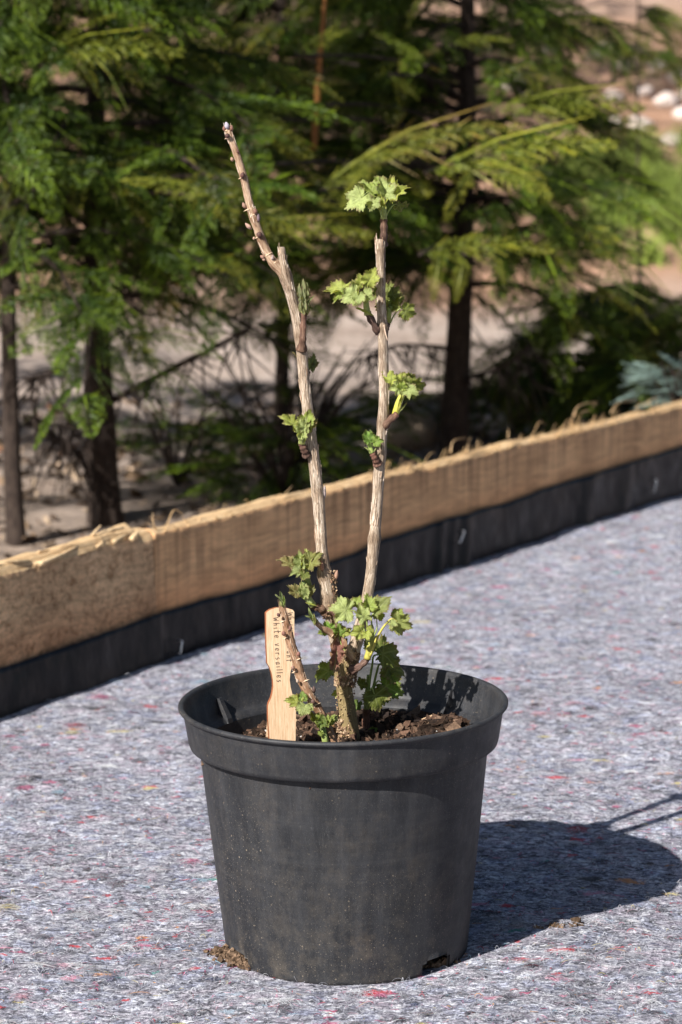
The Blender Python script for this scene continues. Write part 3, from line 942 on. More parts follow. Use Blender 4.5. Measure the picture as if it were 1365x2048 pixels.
# ---------------------------------------------------------------- the currant bush
BO = np.array([.004, 2.135, .150])
bush = empty('currant_bush', BO, 'bare-caned currant cutting with young crinkled leaves, growing in the pot', 'currant bush')
PINV = Matrix.Translation(-Vector(BO))
def part(mb, name, mat, parent, smooth=True):
    o = mb.build(name, mat, None, smooth)
    o.parent = parent
    if parent is bush: o.matrix_parent_inverse = PINV
    return o
def px_tube(mb, P, mat_col_=(1, 1, 1), n=8, ns=14, rough=.10, lump=.05, seed=0, nodes=()):
    """P rows: px, py, width in px, Y"""
    Pw = np.array([list(W(a, b, d)) + [c * .445 * PXM] for a, b, c, d in P])
    C = catmull(Pw, n)
    rad = C[:, 3].copy()
    col = np.ones((len(C), 3)) * np.asarray(mat_col_)
    for (nx_, ny_, wd, amp) in nodes:               # swollen joints
        pr_ = np.array([proj(c[:3]) for c in C])
        d2 = np.hypot(pr_[:, 0] - nx_, pr_[:, 1] - ny_)
        e = np.exp(-(d2 / wd) ** 2)
        rad *= 1 + amp * e
        col *= (1 - .35 * e)[:, None] * np.array([1, .92, .85])[None] ** e[:, None]
    tube(mb, C[:, :3], rad, ns, col, rough, seed, True, lump)
    return C
def ring(mb, c, axis, r, wd, col):
    """pale leaf-scar ring round a cane"""
    axis = np.asarray(axis) / np.linalg.norm(axis)
    a = np.cross(axis, [0.1, -1, .1]); a /= np.linalg.norm(a); b = np.cross(axis, a)
    th = np.linspace(-1.35, 1.35, 14)
    C = np.array([c + r * (math.cos(t) * b * -1 + math.sin(t) * a) + axis * .0009 * math.cos(t * 1.0) for t in th])
    tube(mb, C, wd * np.sin(np.linspace(.35, 2.8, 14)) * .95, 5, col)
def bud(mb, base, tip, wd, col, n=9):
    b, t = np.asarray(base), np.asarray(tip)
    u_ = np.linspace(0, 1, n)
    C = b + (t - b) * u_[:, None] + np.array([0, -1, 0]) * .0012 * np.sin(u_ * 3.14)[:, None]
    rad = wd * (np.sin((u_ * .88 + .10) * 3.14) ** .8)
    rad[-1] = wd * .06
    cc = np.asarray(col)[None] * (1.0 - .25 * np.cos(u_ * 9))[:, None]
    tube(mb, C, rad, 10, cc, .12, int(b[0] * 1e4) % 97)

YC = 2.135
# trunk
mb = MB()
px_tube(mb, [(704, 1520, 46, YC), (702, 1484, 44, YC), (699, 1455, 43, YC), (695, 1420, 39, YC), (690, 1385, 37, YC), (688, 1362, 40, YC), (690, 1340, 50, YC), (694, 1324, 52, YC), (700, 1312, 40, YC)], n=14, ns=32, rough=.03, lump=.02, seed=3)
trunk = part(mb, 'trunk', M_OLIVE, bush)
# corky crust over the joint and the foot of the trunk
mb = MB()
rg = np.random.RandomState(8)
def crust(x0, x1, y0, y1, n, Y, rad_px, cols_, sz=(2.0, 5.5)):
    for i in range(n):
        py = rg.uniform(y0, y1); f = (py - y0) / max(1e-6, y1 - y0)
        xc = (x0[0] + (x1[0] - x0[0]) * f); hw_ = (x0[1] + (x1[1] - x0[1]) * f)
        a = rg.uniform(-1.65, 1.65)
        c = W(xc + hw_ * math.sin(a), py, Y - hw_ * PXM * math.cos(a))
        s_ = rg.uniform(*sz) * PXM
        chip(mb, c, np.array([s_ * .8, s_ * .6, s_ * rg.uniform(.7, 1.8)]), rg, np.array(cols_[rg.randint(len(cols_))]) * rg.uniform(.6, 1.2))
CORK = [(.40, .27, .16), (.31, .195, .115), (.47, .34, .22), (.17, .095, .06), (.24, .15, .09)]
crust((697, 23), (690, 20), 1302, 1372, 330, YC, 24, CORK)
crust((692, 17), (699, 21), 1440, 1484, 150, YC, 20, CORK)
crust((690, 18), (695, 19), 1372, 1440, 26, YC, 19, CORK, (2, 4))
crust((656, 15), (662, 16), 1142, 1235, 220, YC + .002, 16, CORK, (2, 5))
for i in range(30):                                    # pale warts on the green bark
    py = rg.uniform(1375, 1440); a = rg.uniform(-1.5, .9)
    hw_ = 19.5; xc = 689 + (py - 1375) * .09
    c = W(xc + hw_ * math.sin(a), py, YC - hw_ * PXM * math.cos(a))
    chip(mb, c, np.array([3.0, 1.3, 1.1]) * PXM * rg.uniform(.6, 1.2), rg, (.55, .40, .20))
tag(part(mb, 'corky_bark', M_SOIL, bush, smooth=False), kind='stuff')

# canes
mb = MB()
LCN = [(644, 1118, 9, .12), (613, 912, 10, .16), (604, 672, 10, .12), (568, 552, 16, .22), (652, 1150, 14, .22), (658, 1205, 16, .25), (645, 985, 10, .10)]
C_l = px_tube(mb, [(696, 1335, 30, YC), (680, 1305, 30, YC + .006), (668, 1265, 28, YC + .008), (661, 1225, 31, YC + .004), (656, 1185, 31, YC), (650, 1150, 29, YC), (645, 1110, 26, YC), (641, 1050, 26, YC), (636, 985, 27, YC), (628, 920, 26, YC), (618, 840, 25, YC), (609, 760, 24, YC),
                   (601, 680, 24, YC), (590, 620, 23, YC), (578, 575, 25, YC), (570, 545, 24, YC), (566, 520, 18, YC), (564, 500, 16, YC), (564, 494, 13, YC)], n=9, ns=24, rough=.05, lump=.045, seed=12, nodes=LCN)
cane_l = part(mb, 'cane', M_CANE, bush)
tag(cane_l, 'taller left cane bending outward with a cut stub at its fork')
mb = MB()
RCN = [(752, 1078, 9, .22), (757, 910, 12, .16), (770, 845, 12, .18), (765, 655, 12, .20), (761, 500, 7, .14)]
C_r = px_tube(mb, [(694, 1328, 34, YC), (704, 1308, 33, YC), (713, 1285, 30, YC), (722, 1250, 28, YC + .004), (733, 1205, 27, YC + .006), (742, 1150, 25, YC + .006), (748, 1090, 26, YC + .005), (754, 1020, 25, YC + .004), (759, 940, 25, YC + .003), (763, 880, 24, YC + .002), (768, 810, 23, YC),
                   (768, 740, 22, YC), (766, 670, 22, YC), (763, 600, 20, YC), (762, 540, 20, YC), (761, 500, 21, YC), (760, 484, 22, YC), (760, 478, 15, YC)], n=9, ns=24, rough=.045, lump=.045, seed=31, nodes=RCN)
cane_r = part(mb, 'cane', M_CANE, bush)
tag(cane_r, 'straight right cane topped by a leafy shoot')
# last year's tan extension of the left cane, with its buds as sub-parts
mb = MB()
UPN = [(549, 528, 10, .2), (523, 478, 7, .16), (507, 437, 7, .14), (502, 425, 6, .12), (486, 354, 5, .1), (455, 275, 4, .08), (455, 262, 4, .1)]
C_u = px_tube(mb, [(573, 560, 20, YC), (560, 540, 22, YC), (545, 522, 20, YC), (530, 496, 19, YC), (519, 468, 18, YC), (507, 432, 18.5, YC), (497, 396, 17, YC), (487, 352, 16.5, YC), (473, 306, 16, YC), (461, 274, 15.5, YC), (457, 258, 14, YC), (456, 252, 11, YC)], n=9, ns=16, rough=.05, lump=.06, seed=5, nodes=UPN)
up = part(mb, 'cane_tip', M_YOUNG, cane_l)
def at(px, py, w_): return W(px, py, YC - w_ * PXM)
for (x_, y_, r_, ax) in ((457, 277, 7.6, (-12, 40)), (485, 357, 8.3, (-11, 42)), (496, 421, 8.8, (-10, 30)), (508, 431, 9, (-10, 30)), (517, 476, 9.2, (-14, 40)), (456, 262, 7, (-6, 30)), (550, 527, 10, (-20, 30)), (538, 510, 9.5, (-18, 30))):
    a = W(x_ + ax[0], y_ - ax[1], YC) - W(x_, y_, YC)
    mb = MB()
    ring(mb, W(x_, y_, YC), a, r_ * PXM * .96, .00042, (.78, .55, .36))
    part(mb, 'leaf_scar', M_BUD, cane_l)
BUDC = (.20, .10, .07); BUDG = (.30, .24, .22)
def add_buds(lst, parent):
    for (bx, by, tx_, ty_, wd, colr, front) in lst:
        mb = MB()
        bud(mb, W(bx, by, YC - front), W(tx_, ty_, YC - front - .001), wd * PXM, colr)
        part(mb, 'bud', M_BUD, parent)
add_buds([(456, 258, 452, 244, 5, (.42, .38, .42), .002), (463, 262, 464, 250, 4, BUDC, .001), (450, 262, 448, 252, 3.5, BUDC, .0), (455, 275, 456, 267, 5, (.07, .035, .03), .0035),
          (485, 356, 487, 344, 4.6, (.10, .045, .035), .0035), (466, 322, 463, 314, 3.4, (.35, .22, .15), .001), (478, 306, 475, 300, 2.6, (.12, .06, .045), .002), (492, 416, 486, 405, 4, (.30, .18, .13), .0),
          (511, 428, 511, 417, 4.2, BUDC, .003), (518, 444, 517, 426, 3.6, (.16, .11, .12), .002), (503, 458, 491, 446, 4, (.42, .26, .20), .002), (519, 474, 520, 463, 6, (.09, .045, .035), .0035),
          (509, 474, 508, 480, 2.6, (.34, .22, .15), .002), (529, 516, 521, 511, 3.5, (.30, .17, .12), .001), (545, 520, 546, 510, 3.2, (.33, .25, .22), .003), (531, 520, 525, 519, 2.6, (.32, .2, .14), .001)], cane_l)
add_buds([(648, 1000, 650, 970, 4, BUDG, -.001), (645, 1142, 643, 1120, 4.8, (.27, .14, .09), .006), (671, 1160, 675, 1140, 4.2, (.36, .21, .14), .0)], cane_l)
# peeling flakes and side scars on the canes
def flakes(C, parent, n, seed):
    rg_ = np.random.RandomState(seed)
    mb = MB()
    i0 = int(len(C) * .22)
    for i in range(n):
        k_ = rg_.randint(i0, len(C) - 3)
        c, r_ = C[k_, :3], C[k_, 3]
        T = C[k_ + 1, :3] - C[k_, :3]; T /= np.linalg.norm(T)
        a = rg_.uniform(-1.7, 1.7)
        nrm = np.array([math.sin(a), -math.cos(a), 0])
        l = rg_.uniform(.003, .013); lift = rg_.uniform(.0002, .0011)
        base = c + nrm * r_ * .98
        P = [base - T * l * .5, base + nrm * lift * .5, base + T * l * .5 + nrm * lift]
        tube(mb, catmull(P, 3), np.linspace(.0005, .00015, 7) * rg_.uniform(.5, 1.2), 4, np.array([(.66, .54, .42), (.5, .36, .25), (.26, .16, .10)][rg_.randint(3)]))
    tag(part(mb, 'bark_flakes', M_BUD, parent), kind='stuff')
flakes(C_l, cane_l, 70, 3); flakes(C_r, cane_r, 50, 4); flakes(C_u, cane_l, 40, 6)
mb = MB()
fibre(mb, [W(768, 650, YC - .004), W(772, 668, YC - .005), W(776, 682, YC - .006)], .0008, .0003, (.5, .36, .26))
part(mb, 'bark_strip', M_BUD, cane_r)
# short twigs
mb = MB()
TLN = [(632, 1412, 8, .18), (592, 1340, 7, .16), (586, 1318, 6, .15), (574, 1275, 6, .16), (567, 1245, 6, .15)]
C_t = px_tube(mb, [(672, 1500, 22, 2.072), (656, 1456, 21, 2.072), (643, 1428, 20, 2.072), (627, 1404, 22, 2.072), (610, 1372, 23, 2.072), (599, 1345, 21.5, 2.072), (592, 1315, 20, 2.072), (583, 1288, 19.5, 2.072), (575, 1258, 18, 2.072), (570, 1232, 15, 2.072), (565, 1216, 13.5, 2.072), (564, 1210, 11, 2.072)], (.80, .68, .60), n=9, ns=16, rough=.07, lump=.10, seed=9, nodes=TLN)
twig_l = part(mb, 'twig', M_YOUNG, bush)
tag(twig_l, 'short ringed twig crossing in front of the wooden label')
for (x_, y_, r_) in ((567, 1243, 8.2), (575, 1275, 8.8), (580, 1259, 8.6), (597, 1319, 9.4), (592, 1343, 9.4), (633, 1409, 10.5), (611, 1362, 9.8)):
    mb = MB()
    ring(mb, W(x_, y_, 2.072), W(x_ - 14, y_ - 36, 2.072) - W(x_, y_, 2.072), r_ * PXM * .94, .0005, (.80, .58, .38))
    part(mb, 'leaf_scar', M_BUD, twig_l)
flakes(C_t, twig_l, 70, 17)
for (bx, by, tx_, ty_, wd, colr) in ((560, 1232, 555, 1226, 3.5, (.13, .06, .05)), (570, 1270, 566, 1262, 4.5, (.22, .10, .07)), (580, 1262, 582, 1250, 3.6, (.16, .08, .06)), (597, 1312, 598, 1303, 4, (.24, .11, .08)), (588, 1338, 584, 1331, 4, (.30, .17, .12)), (628, 1408, 625, 1398, 5, (.11, .06, .045)), (629, 1385, 628, 1372, 3.5, (.10, .06, .05)), (597, 1365, 594, 1358, 3, (.45, .33, .25))):
    mb = MB(); bud(mb, W(bx, by, 2.067), W(tx_, ty_, 2.065), wd * PXM, colr); part(mb, 'bud', M_BUD, twig_l)
mb = MB()
px_tube(mb, [(706, 1316, 18, 2.122), (690, 1294, 17, 2.118), (674, 1275, 15.5, 2.114), (660, 1264, 15, 2.112), (648, 1258, 13, 2.110), (638, 1250, 12, 2.108), (632, 1244, 10.5, 2.107)], n=8, ns=14, rough=.06, lump=.08, seed=15, nodes=[(668, 1268, 6, .2), (650, 1260, 6, .1)])
twig_m = part(mb, 'twig', M_YOUNG, bush)
tag(twig_m, 'small twig reaching left from the trunk joint, tipped by a bud')
for (x_, y_, r_) in ((668, 1270, 8.3), (643, 1254, 6.5), (650, 1259, 7)):
    mb = MB()
    ring(mb, W(x_, y_, 2.112), W(x_ - 30, y_ - 24, 2.112) - W(x_, y_, 2.112), r_ * PXM * .95, .0004, (.75, .53, .34))
    part(mb, 'leaf_scar', M_BUD, twig_m)

# ---- leaves
def leaf_mesh(base, tip, normal, width=1.0, fold=.15, droop=.25, seed=0, tone=(.17, .25, .055), lobes=5, crumple=1.0, narrow=False, petiole_gap=.06):
    """a palmate currant leaf: lobed, toothed, pleated along its veins"""
    rg_ = np.random.RandomState(seed)
    base, tip = np.asarray(base, float), np.asarray(tip, float)
    ax = tip - base; Ln = np.linalg.norm(ax); ax /= Ln
    nz_ = normal - ax * (normal @ ax); nz_ /= np.linalg.norm(nz_) + 1e-9
    sx = np.cross(ax, nz_)
    NT, NR = 120, 11
    th = np.linspace(-math.pi, math.pi, NT + 1)          # 0 = towards the tip, from the leaf's heart at (0, .30)
    if narrow:
        angs, pk = np.array([0.0]), np.array([.70])
        r = .70 * np.ones_like(th)
        r = 1 / np.sqrt((np.cos(th) / .68) ** 2 + (np.sin(th) / .22) ** 2)
    else:
        angs = np.array([0, .98, -.98, 1.95, -1.95]) + rg_.normal(0, .05, 5)
        pk = np.array([.70, .60, .60, .43, .43]) * (1 + rg_.normal(0, .06, 5))
        sg = np.array([.36, .34, .34, .36, .36])
        g_ = lambda c_, w_: np.exp(-((th - c_) / w_) ** 2)
        r = .43 + .24 * pk[0] / .7 * g_(angs[0], .40) + .155 * pk[1] / .6 * g_(angs[1], .36) + .155 * pk[2] / .6 * g_(angs[2], .36) + .06 * (g_(angs[3], .32) + g_(angs[4], .32))
        r *= np.where(np.abs(th) > 2.35, 1 - .72 * ((np.abs(th) - 2.35) / .79) ** 1.3, 1)
    tooth = np.abs(((th * (30 / (2 * math.pi)) + rg_.rand()) % 1) - .5) * 2
    tooth2 = np.abs(((th * (15 / (2 * math.pi)) + rg_.rand()) % 1) - .5) * 2
    amp = .17 if not narrow else .06
    rt = r * (1 - amp * (1 - tooth) * (np.abs(th) < 2.75) - .09 * (1 - tooth2))
    rho = np.linspace(0, 1, NR + 1)
    uu, tt_ = np.meshgrid(rho, th, indexing='ij')
    rad = uu * np.where(uu > .8, rt[None] * 1.0, r[None] * (1 - .0)) if False else uu * (r[None] + (rt - r)[None] * np.clip((uu - .55) / .45, 0, 1))
    X = rad * np.sin(tt_) * width
    Y = rad * np.cos(tt_) + .30
    # veins: distance (in angle) to the nearest lobe axis
    dv_ = np.min(np.abs(tt_[..., None] - angs[None, None]), -1)
    vein = np.exp(-(dv_ * rad / .020) ** 2)
    # side veins in a herringbone
    sv_ = np.abs(((rad * 9 - dv_ * 4.0) % 1) - .5) * 2
    vein = np.maximum(vein, .45 * np.clip((sv_ - .78) / .22, 0, 1) * np.clip(uu * 3, 0, 1))
    Z = .17 * rad * np.minimum(1, dv_ / .45) * (1 - .3 * uu) * crumple          # pleats: raised between the veins
    Z += .034 * crumple * (sv_ - .5) * uu
    Z += fold * np.abs(X)                                                      # V fold about the midrib
    ph = rg_.rand(3) * 9
    Z += .085 * crumple * (np.sin(X * 9 + ph[0]) * np.sin(Y * 8 + ph[1])) * uu
    Z += .085 * crumple * uu ** 3 * np.sin(tt_ * 7 + ph[2])                    # wavy margin
    Z -= droop * (np.maximum(0, Y - .25)) ** 2 * 1.1
    Z -= .35 * max(0, droop) * X * X
    P = base + (X[..., None] * sx + (Y[..., None]) * ax + Z[..., None] * nz_) * Ln
    n, m = NR + 1, NT + 1
    i, j = np.meshgrid(np.arange(n - 1), np.arange(m - 1), indexing='ij')
    Q = np.stack([i * m + j, (i + 1) * m + j, (i + 1) * m + j + 1, i * m + j + 1], -1).reshape(-1, 4)
    tone = np.asarray(tone) * (1 + .10 * rg_.normal(0, 1))
    col = np.ones((n * m, 3)) * tone
    tipmix = (np.clip((uu - .45) / .55, 0, 1) ** 2).reshape(-1, 1) * .35
    col = col * (1 - tipmix) + tipmix * np.array([.27, .27, .10])
    tc = np.stack([vein, uu, 0 * uu + seed % 7], -1).reshape(-1, 3)
    mb = MB()
    mb.add(P.reshape(-1, 3), Q, None, col, tc)
    return mb
CAMN = np.array([0, -1.0, .30])
SEED = [100]
def leaf(parent, b, t, Y=YC, dy=0.0, roll=0, width=1.0, fold=.15, droop=.25, tone=(.17, .25, .055), narrow=False, crumple=1.0, mat=None, name='leaf', stalk=None, stalk_w=3.2, stalk_col=(.30, .36, .10)):
    """b, t: pixel of the leaf's base and tip; dy: how much farther (+) or nearer (-) the tip is; roll turns the blade about its midrib"""
    SEED[0] += 1
    pb, pt = W(b[0], b[1], Y), W(t[0], t[1], Y + dy)
    pt = pb + (pt - pb) * (1.03 if not narrow else 1.0)
    if tone == DRK: tone = (.16, .19, .035)
    ax = pt - pb; ax = ax / np.linalg.norm(ax)
    nn2 = CAMN - ax * (CAMN @ ax); nn2 /= np.linalg.norm(nn2)
    q = np.cross(ax, nn2)
    a = R(roll)
    nn2 = nn2 * math.cos(a) + q * math.sin(a)
    mb = leaf_mesh(pb, pt, nn2, width, fold, droop, SEED[0], tone, crumple=crumple, narrow=narrow)
    o = part(mb, name, mat or M_LEAF, parent)
    if stalk is not None:
        mb = MB()
        P = [W(*p, Y) for p in stalk] + [pb, pb + ax * .25 * np.linalg.norm(pt - pb)]
        C = catmull(P, 5)
        tube(mb, C, np.linspace(stalk_w, stalk_w * .55, len(C)) * .5 * PXM, 8, stalk_col)
        part(mb, 'leaf_stalk', M_GREEN, parent)
    return o
def shoot(P, w0, w1, mat, col0, col1, Y=YC, label=None, rough=.10):
    mb = MB()
    Pw = np.array([W(a, b, Y + (.004 if k == 0 else 0)) for k, (a, b) in enumerate(P)])
    C = catmull(Pw, 9)
    f = np.linspace(0, 1, len(C))[:, None]
    rad = np.linspace(w0, w1, len(C)) * .5 * PXM
    rg_ = np.random.RandomState(int(P[0][0] * 7 + P[0][1]))
    if mat is M_DARKB:                                # ringed by old bud-scale scars, a collar where it leaves the cane
        rad *= 1 + .16 * np.sin(np.linspace(0, 1, len(C)) * rg_.uniform(18, 26) + rg_.rand() * 6) * np.linspace(1, .5, len(C)) + .35 * np.exp(-(f[:, 0] / .16) ** 2)
        rad[-3:] *= [.96, .85, .6]
    tube(mb, C, rad, 14, np.minimum(1.5, np.asarray(col0) * (1 - f) + np.asarray(col1) * f), rough, int(P[0][0]), True, rough * 1.4)
    o = part(mb, 'leafy_shoot', mat, bush)
    if label: tag(o, label)
    return o
def sleeve(parent, P, w0, w1, c0=(.34, .34, .10), c1=(.30, .38, .11), Y=YC):
    mb = MB(); C = catmull([W(a, b, Y) for a, b in P], 6)
    f = np.linspace(0, 1, len(C))[:, None]
    tube(mb, C, np.linspace(w0, w1, len(C)) * .5 * PXM, 10, np.asarray(c0) * (1 - f) + np.asarray(c1) * f, .08, 2)
    return part(mb, 'green_sheath', M_GREEN, parent)
W1 = (1, 1, 1)
BRI = (.27, .34, .07); YEL = (.36, .40, .085); PAL_ = (.37, .43, .16); DRK = (.13, .165, .03); RED = (.22, .18, .07)
# A: shoot on top of the right cane
A = shoot([(766, 490), (768, 470), (768, 450), (768, 436)], 13, 14, M_DARKB, W1, (1.3, 1.2, 1), YC)
sleeve(A, [(768, 440), (768, 428), (769, 412)], 14, 8)
leaf(A, (737, 384), (689, 424), YC - .006, -.004, 18, .92, .25, .3, PAL_, stalk=[(764, 434), (758, 412), (749, 396)])
leaf(A, (752, 392), (740, 424), YC - .010, -.004, 20, 1.1, .2, .3, PAL_)
leaf(A, (755, 396), (722, 356), YC, .004, 30, .8, .4, .3, BRI)
leaf(A, (768, 418), (757, 382), YC - .008, -.003, -20, .55, .9, .2, YEL)
leaf(A, (775, 408), (762, 347), YC - .003, .002, 15, .75, .7, .2, PAL_)
leaf(A, (778, 410), (784, 342), YC + .004, .006, -10, .6, .6, .3, YEL)
leaf(A, (781, 402), (819, 365), YC - .002, 0, -30, .75, .7, .5, YEL)
leaf(A, (789, 409), (822, 413), YC + .002, .004, 62, .9, .2, .35, DRK, stalk=[(773, 432), (779, 420)])
leaf(A, (770, 380), (748, 346), YC + .004, .006, 0, .7, .5, .4, BRI)
# B: left-hand leaves half way up the right cane
Bs = shoot([(758, 664), (748, 648), (738, 630), (734, 622)], 15, 13, M_DARKB, W1, W1, YC - .004)
sleeve(Bs, [(736, 630), (733, 612), (732, 594)], 15, 9, Y=YC - .005)
leaf(Bs, (704, 580), (643, 579), YC - .006, 0, 38, .75, .35, .25, YEL, stalk=[(732, 606), (720, 592)])
leaf(Bs, (696, 584), (662, 604), YC - .010, -.006, 30, .6, .5, .3, BRI)
leaf(Bs, (722, 580), (684, 608), YC - .016, -.008, -10, 1.0, .1, .3, PAL_)
leaf(Bs, (720, 582), (716, 613), YC - .018, -.008, 0, .9, .2, .3, PAL_)
leaf(Bs, (724, 586), (751, 598), YC - .014, -.006, 10, 1.1, .15, .3, PAL_)
leaf(Bs, (730, 574), (714, 545), YC - .008, -.002, -15, .85, .4, .3, YEL)
leaf(Bs, (731, 572), (757, 533), YC - .010, -.004, 10, .8, .3, .3, YEL, stalk=[(733, 606), (731, 590)])
leaf(Bs, (742, 590), (746, 564), YC - .002, .0, 20, .8, .4, .3, DRK)
leaf(Bs, (716, 586), (717, 571), YC - .020, -.002, 0, .6, .6, .1, YEL, narrow=True)
leaf(Bs, (738, 627), (711, 613), YC - .010, -.002, 20, .5, .3, .3, YEL, narrow=True, crumple=.3)
leaf(Bs, (712, 584), (705, 556), YC - .002, .004, 30, .6, .5, .2, BRI)
# C: its partner behind the cane on the right
Cs_ = shoot([(768, 668), (773, 655), (776, 645)], 14, 12, M_DARKB, W1, W1, YC + .010)
sleeve(Cs_, [(775, 650), (778, 630), (781, 612)], 13, 9, (.42, .40, .08), (.30, .38, .11), YC + .012)
leaf(Cs_, (779, 630), (781, 558), YC + .012, .01, -15, .8, .5, .2, DRK)
leaf(Cs_, (783, 622), (798, 566), YC + .014, .008, 20, .6, .6, .3, (.16, .21, .07))
leaf(Cs_, (780, 600), (800, 568), YC + .012, .004, -20, .8, .3, .4, DRK)
leaf(Cs_, (801, 617), (836, 632), YC + .008, .0, 25, 1.15, .2, .45, DRK, stalk=[(781, 646), (789, 630)], stalk_col=(.26, .30, .09))
# D: side shoot on the right cane
D = shoot([(768, 852), (778, 842), (790, 832), (796, 827)], 17, 13, M_DARKB, (1.9, 1.6, 1.4), (1.5, 1.2, 1.1), YC - .003)
sleeve(D, [(791, 829), (797, 808), (805, 788), (808, 776)], 15, 10, (.50, .46, .06), (.34, .38, .10))
leaf(D, (792, 768), (762, 741), YC - .004, .0, 20, .8, .3, .35, YEL)
leaf(D, (802, 776), (812, 738), YC + .004, .006, 0, 1.0, .3, .3, YEL)
leaf(D, (806, 770), (857, 774), YC, .004, 42, .95, .25, .45, DRK, stalk=[(806, 792)])
leaf(D, (806, 780), (779, 773), YC - .008, -.008, 15, 1.0, .2, .3, PAL_)
leaf(D, (808, 779), (838, 786), YC - .008, -.008, -12, 1.0, .2, .35, PAL_)
leaf(D, (806, 782), (803, 757), YC - .008, -.004, 0, .9, .4, .2, BRI)
leaf(D, (808, 768), (836, 748), YC + .002, .006, 10, .9, .3, .4, DRK)
leaf(D, (799, 822), (817, 804), YC - .001, .001, 30, .42, .3, .3, (.22, .25, .08), narrow=True, crumple=.3)
leaf(D, (798, 815), (804, 789), YC - .009, -.001, 10, .5, .3, -.1, (.45, .44, .07), narrow=True, crumple=.3)
# E: little shoot lower on the right cane
E = shoot([(756, 928), (750, 916), (744, 905)], 14, 11, M_DARKB, (1.7, 1.4, 1.3), (1.4, 1.1, 1), YC - .006)
sleeve(E, [(744, 906), (740, 890), (738, 876)], 11, 7, (.30, .36, .10), (.24, .36, .07), YC - .006)
leaf(E, (739, 888), (730, 856), YC - .008, 0, 10, .8, .5, .2, (.17, .30, .05))
leaf(E, (742, 888), (742, 858), YC - .006, .002, -15, .8, .5, .2, (.17, .30, .05))
leaf(E, (745, 884), (769, 881), YC - .010, -.004, 10, .95, .3, .5, (.21, .31, .06))
leaf(E, (742, 905), (730, 893), YC - .008, -.002, 20, .5, .3, .4, PAL_, narrow=True, crumple=.3)
leaf(E, (746, 906), (752, 896), YC - .006, -.002, -20, .5, .3, .4, PAL_, narrow=True, crumple=.3)
# F: tight bud on a red twig beside the left cane
Fs = shoot([(603, 700), (606, 676), (607, 650), (609, 622)], 15, 11, M_DARKB, (1.8, 1.5, 1.3), (1.6, 1.3, 1.2), YC - .006, rough=.16)
sleeve(Fs, [(609, 626), (608, 608), (607, 592)], 13, 11, (.36, .38, .12), (.22, .28, .11), YC - .006)
for bx, tx_, ty_, dd in ((605, 600, 562, -.007), (608, 607, 554, -.008), (611, 611, 558, -.006), (609, 604, 570, -.011), (613, 615, 570, -.008)):
    leaf(Fs, (bx, 612), (tx_, ty_), YC + dd, 0, 15 * (bx - 608), .48, .9, .05, (.25, .27, .14), narrow=True, crumple=.5)
leaf(Fs, (611, 616), (627, 586), YC - .008, -.001, -25, .45, .4, .6, (.24, .29, .11), narrow=True, crumple=.4)
# G: opening bud half way up the left cane
Gs = shoot([(614, 912), (608, 898), (603, 884)], 14, 13, M_DARKB, W1, (1.3, 1.1, 1), YC - .008)
sleeve(Gs, [(604, 888), (606, 868), (606, 852)], 15, 11, (.32, .34, .11), (.25, .33, .12), YC - .009)
leaf(Gs, (597, 858), (559, 827), YC - .010, -.002, 25, .62, .5, .3, YEL, stalk=[(603, 876)])
leaf(Gs, (605, 878), (601, 830), YC - .014, -.002, 0, .5, .9, .05, PAL_)
leaf(Gs, (610, 866), (619, 814), YC - .010, .002, -10, .75, .5, .3, BRI)
leaf(Gs, (612, 866), (612, 832), YC - .016, -.002, -20, .7, .6, .2, PAL_)
leaf(Gs, (614, 856), (638, 838), YC - .012, 0, 20, .6, .4, .4, RED)
leaf(Gs, (601, 884), (594, 868), YC - .012, 0, 10, .5, .3, .3, PAL_, narrow=True, crumple=.3)
leaf(Gs, (609, 884), (615, 871), YC - .012, 0, -10, .5, .3, .3, YEL, narrow=True, crumple=.3)
# H: small leaves behind the left cane
H = shoot([(612, 760), (616, 750), (619, 742)], 9, 7, M_DARKB, W1, W1, YC + .012)
leaf(H, (620, 744), (630, 702), YC + .012, 0, 10, .5, .6, .2, (.15, .19, .09))
leaf(H, (622, 732), (641, 724), YC + .012, 0, 30, .6, .4, .3, (.16, .14, .06))
leaf(H, (592, 712), (585, 702), YC + .010, 0, 30, .6, .4, .3, RED, narrow=True)
# I: double shoot low on the left cane
I = shoot([(650, 1222), (640, 1216), (630, 1213), (622, 1207)], 17, 14, M_DARKB, (2.0, 1.6, 1.4), (1.6, 1.3, 1.1), YC - .004)
sleeve(I, [(628, 1212), (616, 1196), (608, 1176), (606, 1164)], 15, 11, (.30, .34, .13), (.25, .33, .12), YC - .006)
sleeve(I, [(618, 1172), (613, 1156), (607, 1138), (604, 1124)], 15, 12, (.16, .19, .05), (.26, .34, .13), YC - .002)
leaf(I, (594, 1136), (552, 1114), YC - .004, -.002, 28, .62, .5, .3, RED, stalk=[(606, 1150)])
leaf(I, (602, 1142), (599, 1094), YC - .006, .002, -10, .55, .8, .1, PAL_)
leaf(I, (609, 1140), (613, 1094), YC - .006, .002, 15, .55, .8, .15, YEL)
leaf(I, (614, 1136), (642, 1101), YC - .008, .0, -18, .95, .5, .35, (.24, .24, .07))
leaf(I, (606, 1140), (578, 1148), YC - .010, -.006, 20, .85, .3, .4, PAL_)
leaf(I, (612, 1143), (604, 1160), YC - .012, -.006, 0, 1.3, .2, .5, DRK)
leaf(I, (618, 1134), (638, 1122), YC + .004, .004, 55, .8, .4, .4, RED)
leaf(I, (601, 1190), (573, 1170), YC - .008, -.004, 15, .8, .3, .3, RED, stalk=[(611, 1200)])
leaf(I, (609, 1194), (602, 1160), YC - .010, -.002, 0, .6, .8, .1, PAL_)
leaf(I, (614, 1196), (613, 1164), YC - .012, -.002, -25, .65, .7, .2, PAL_)
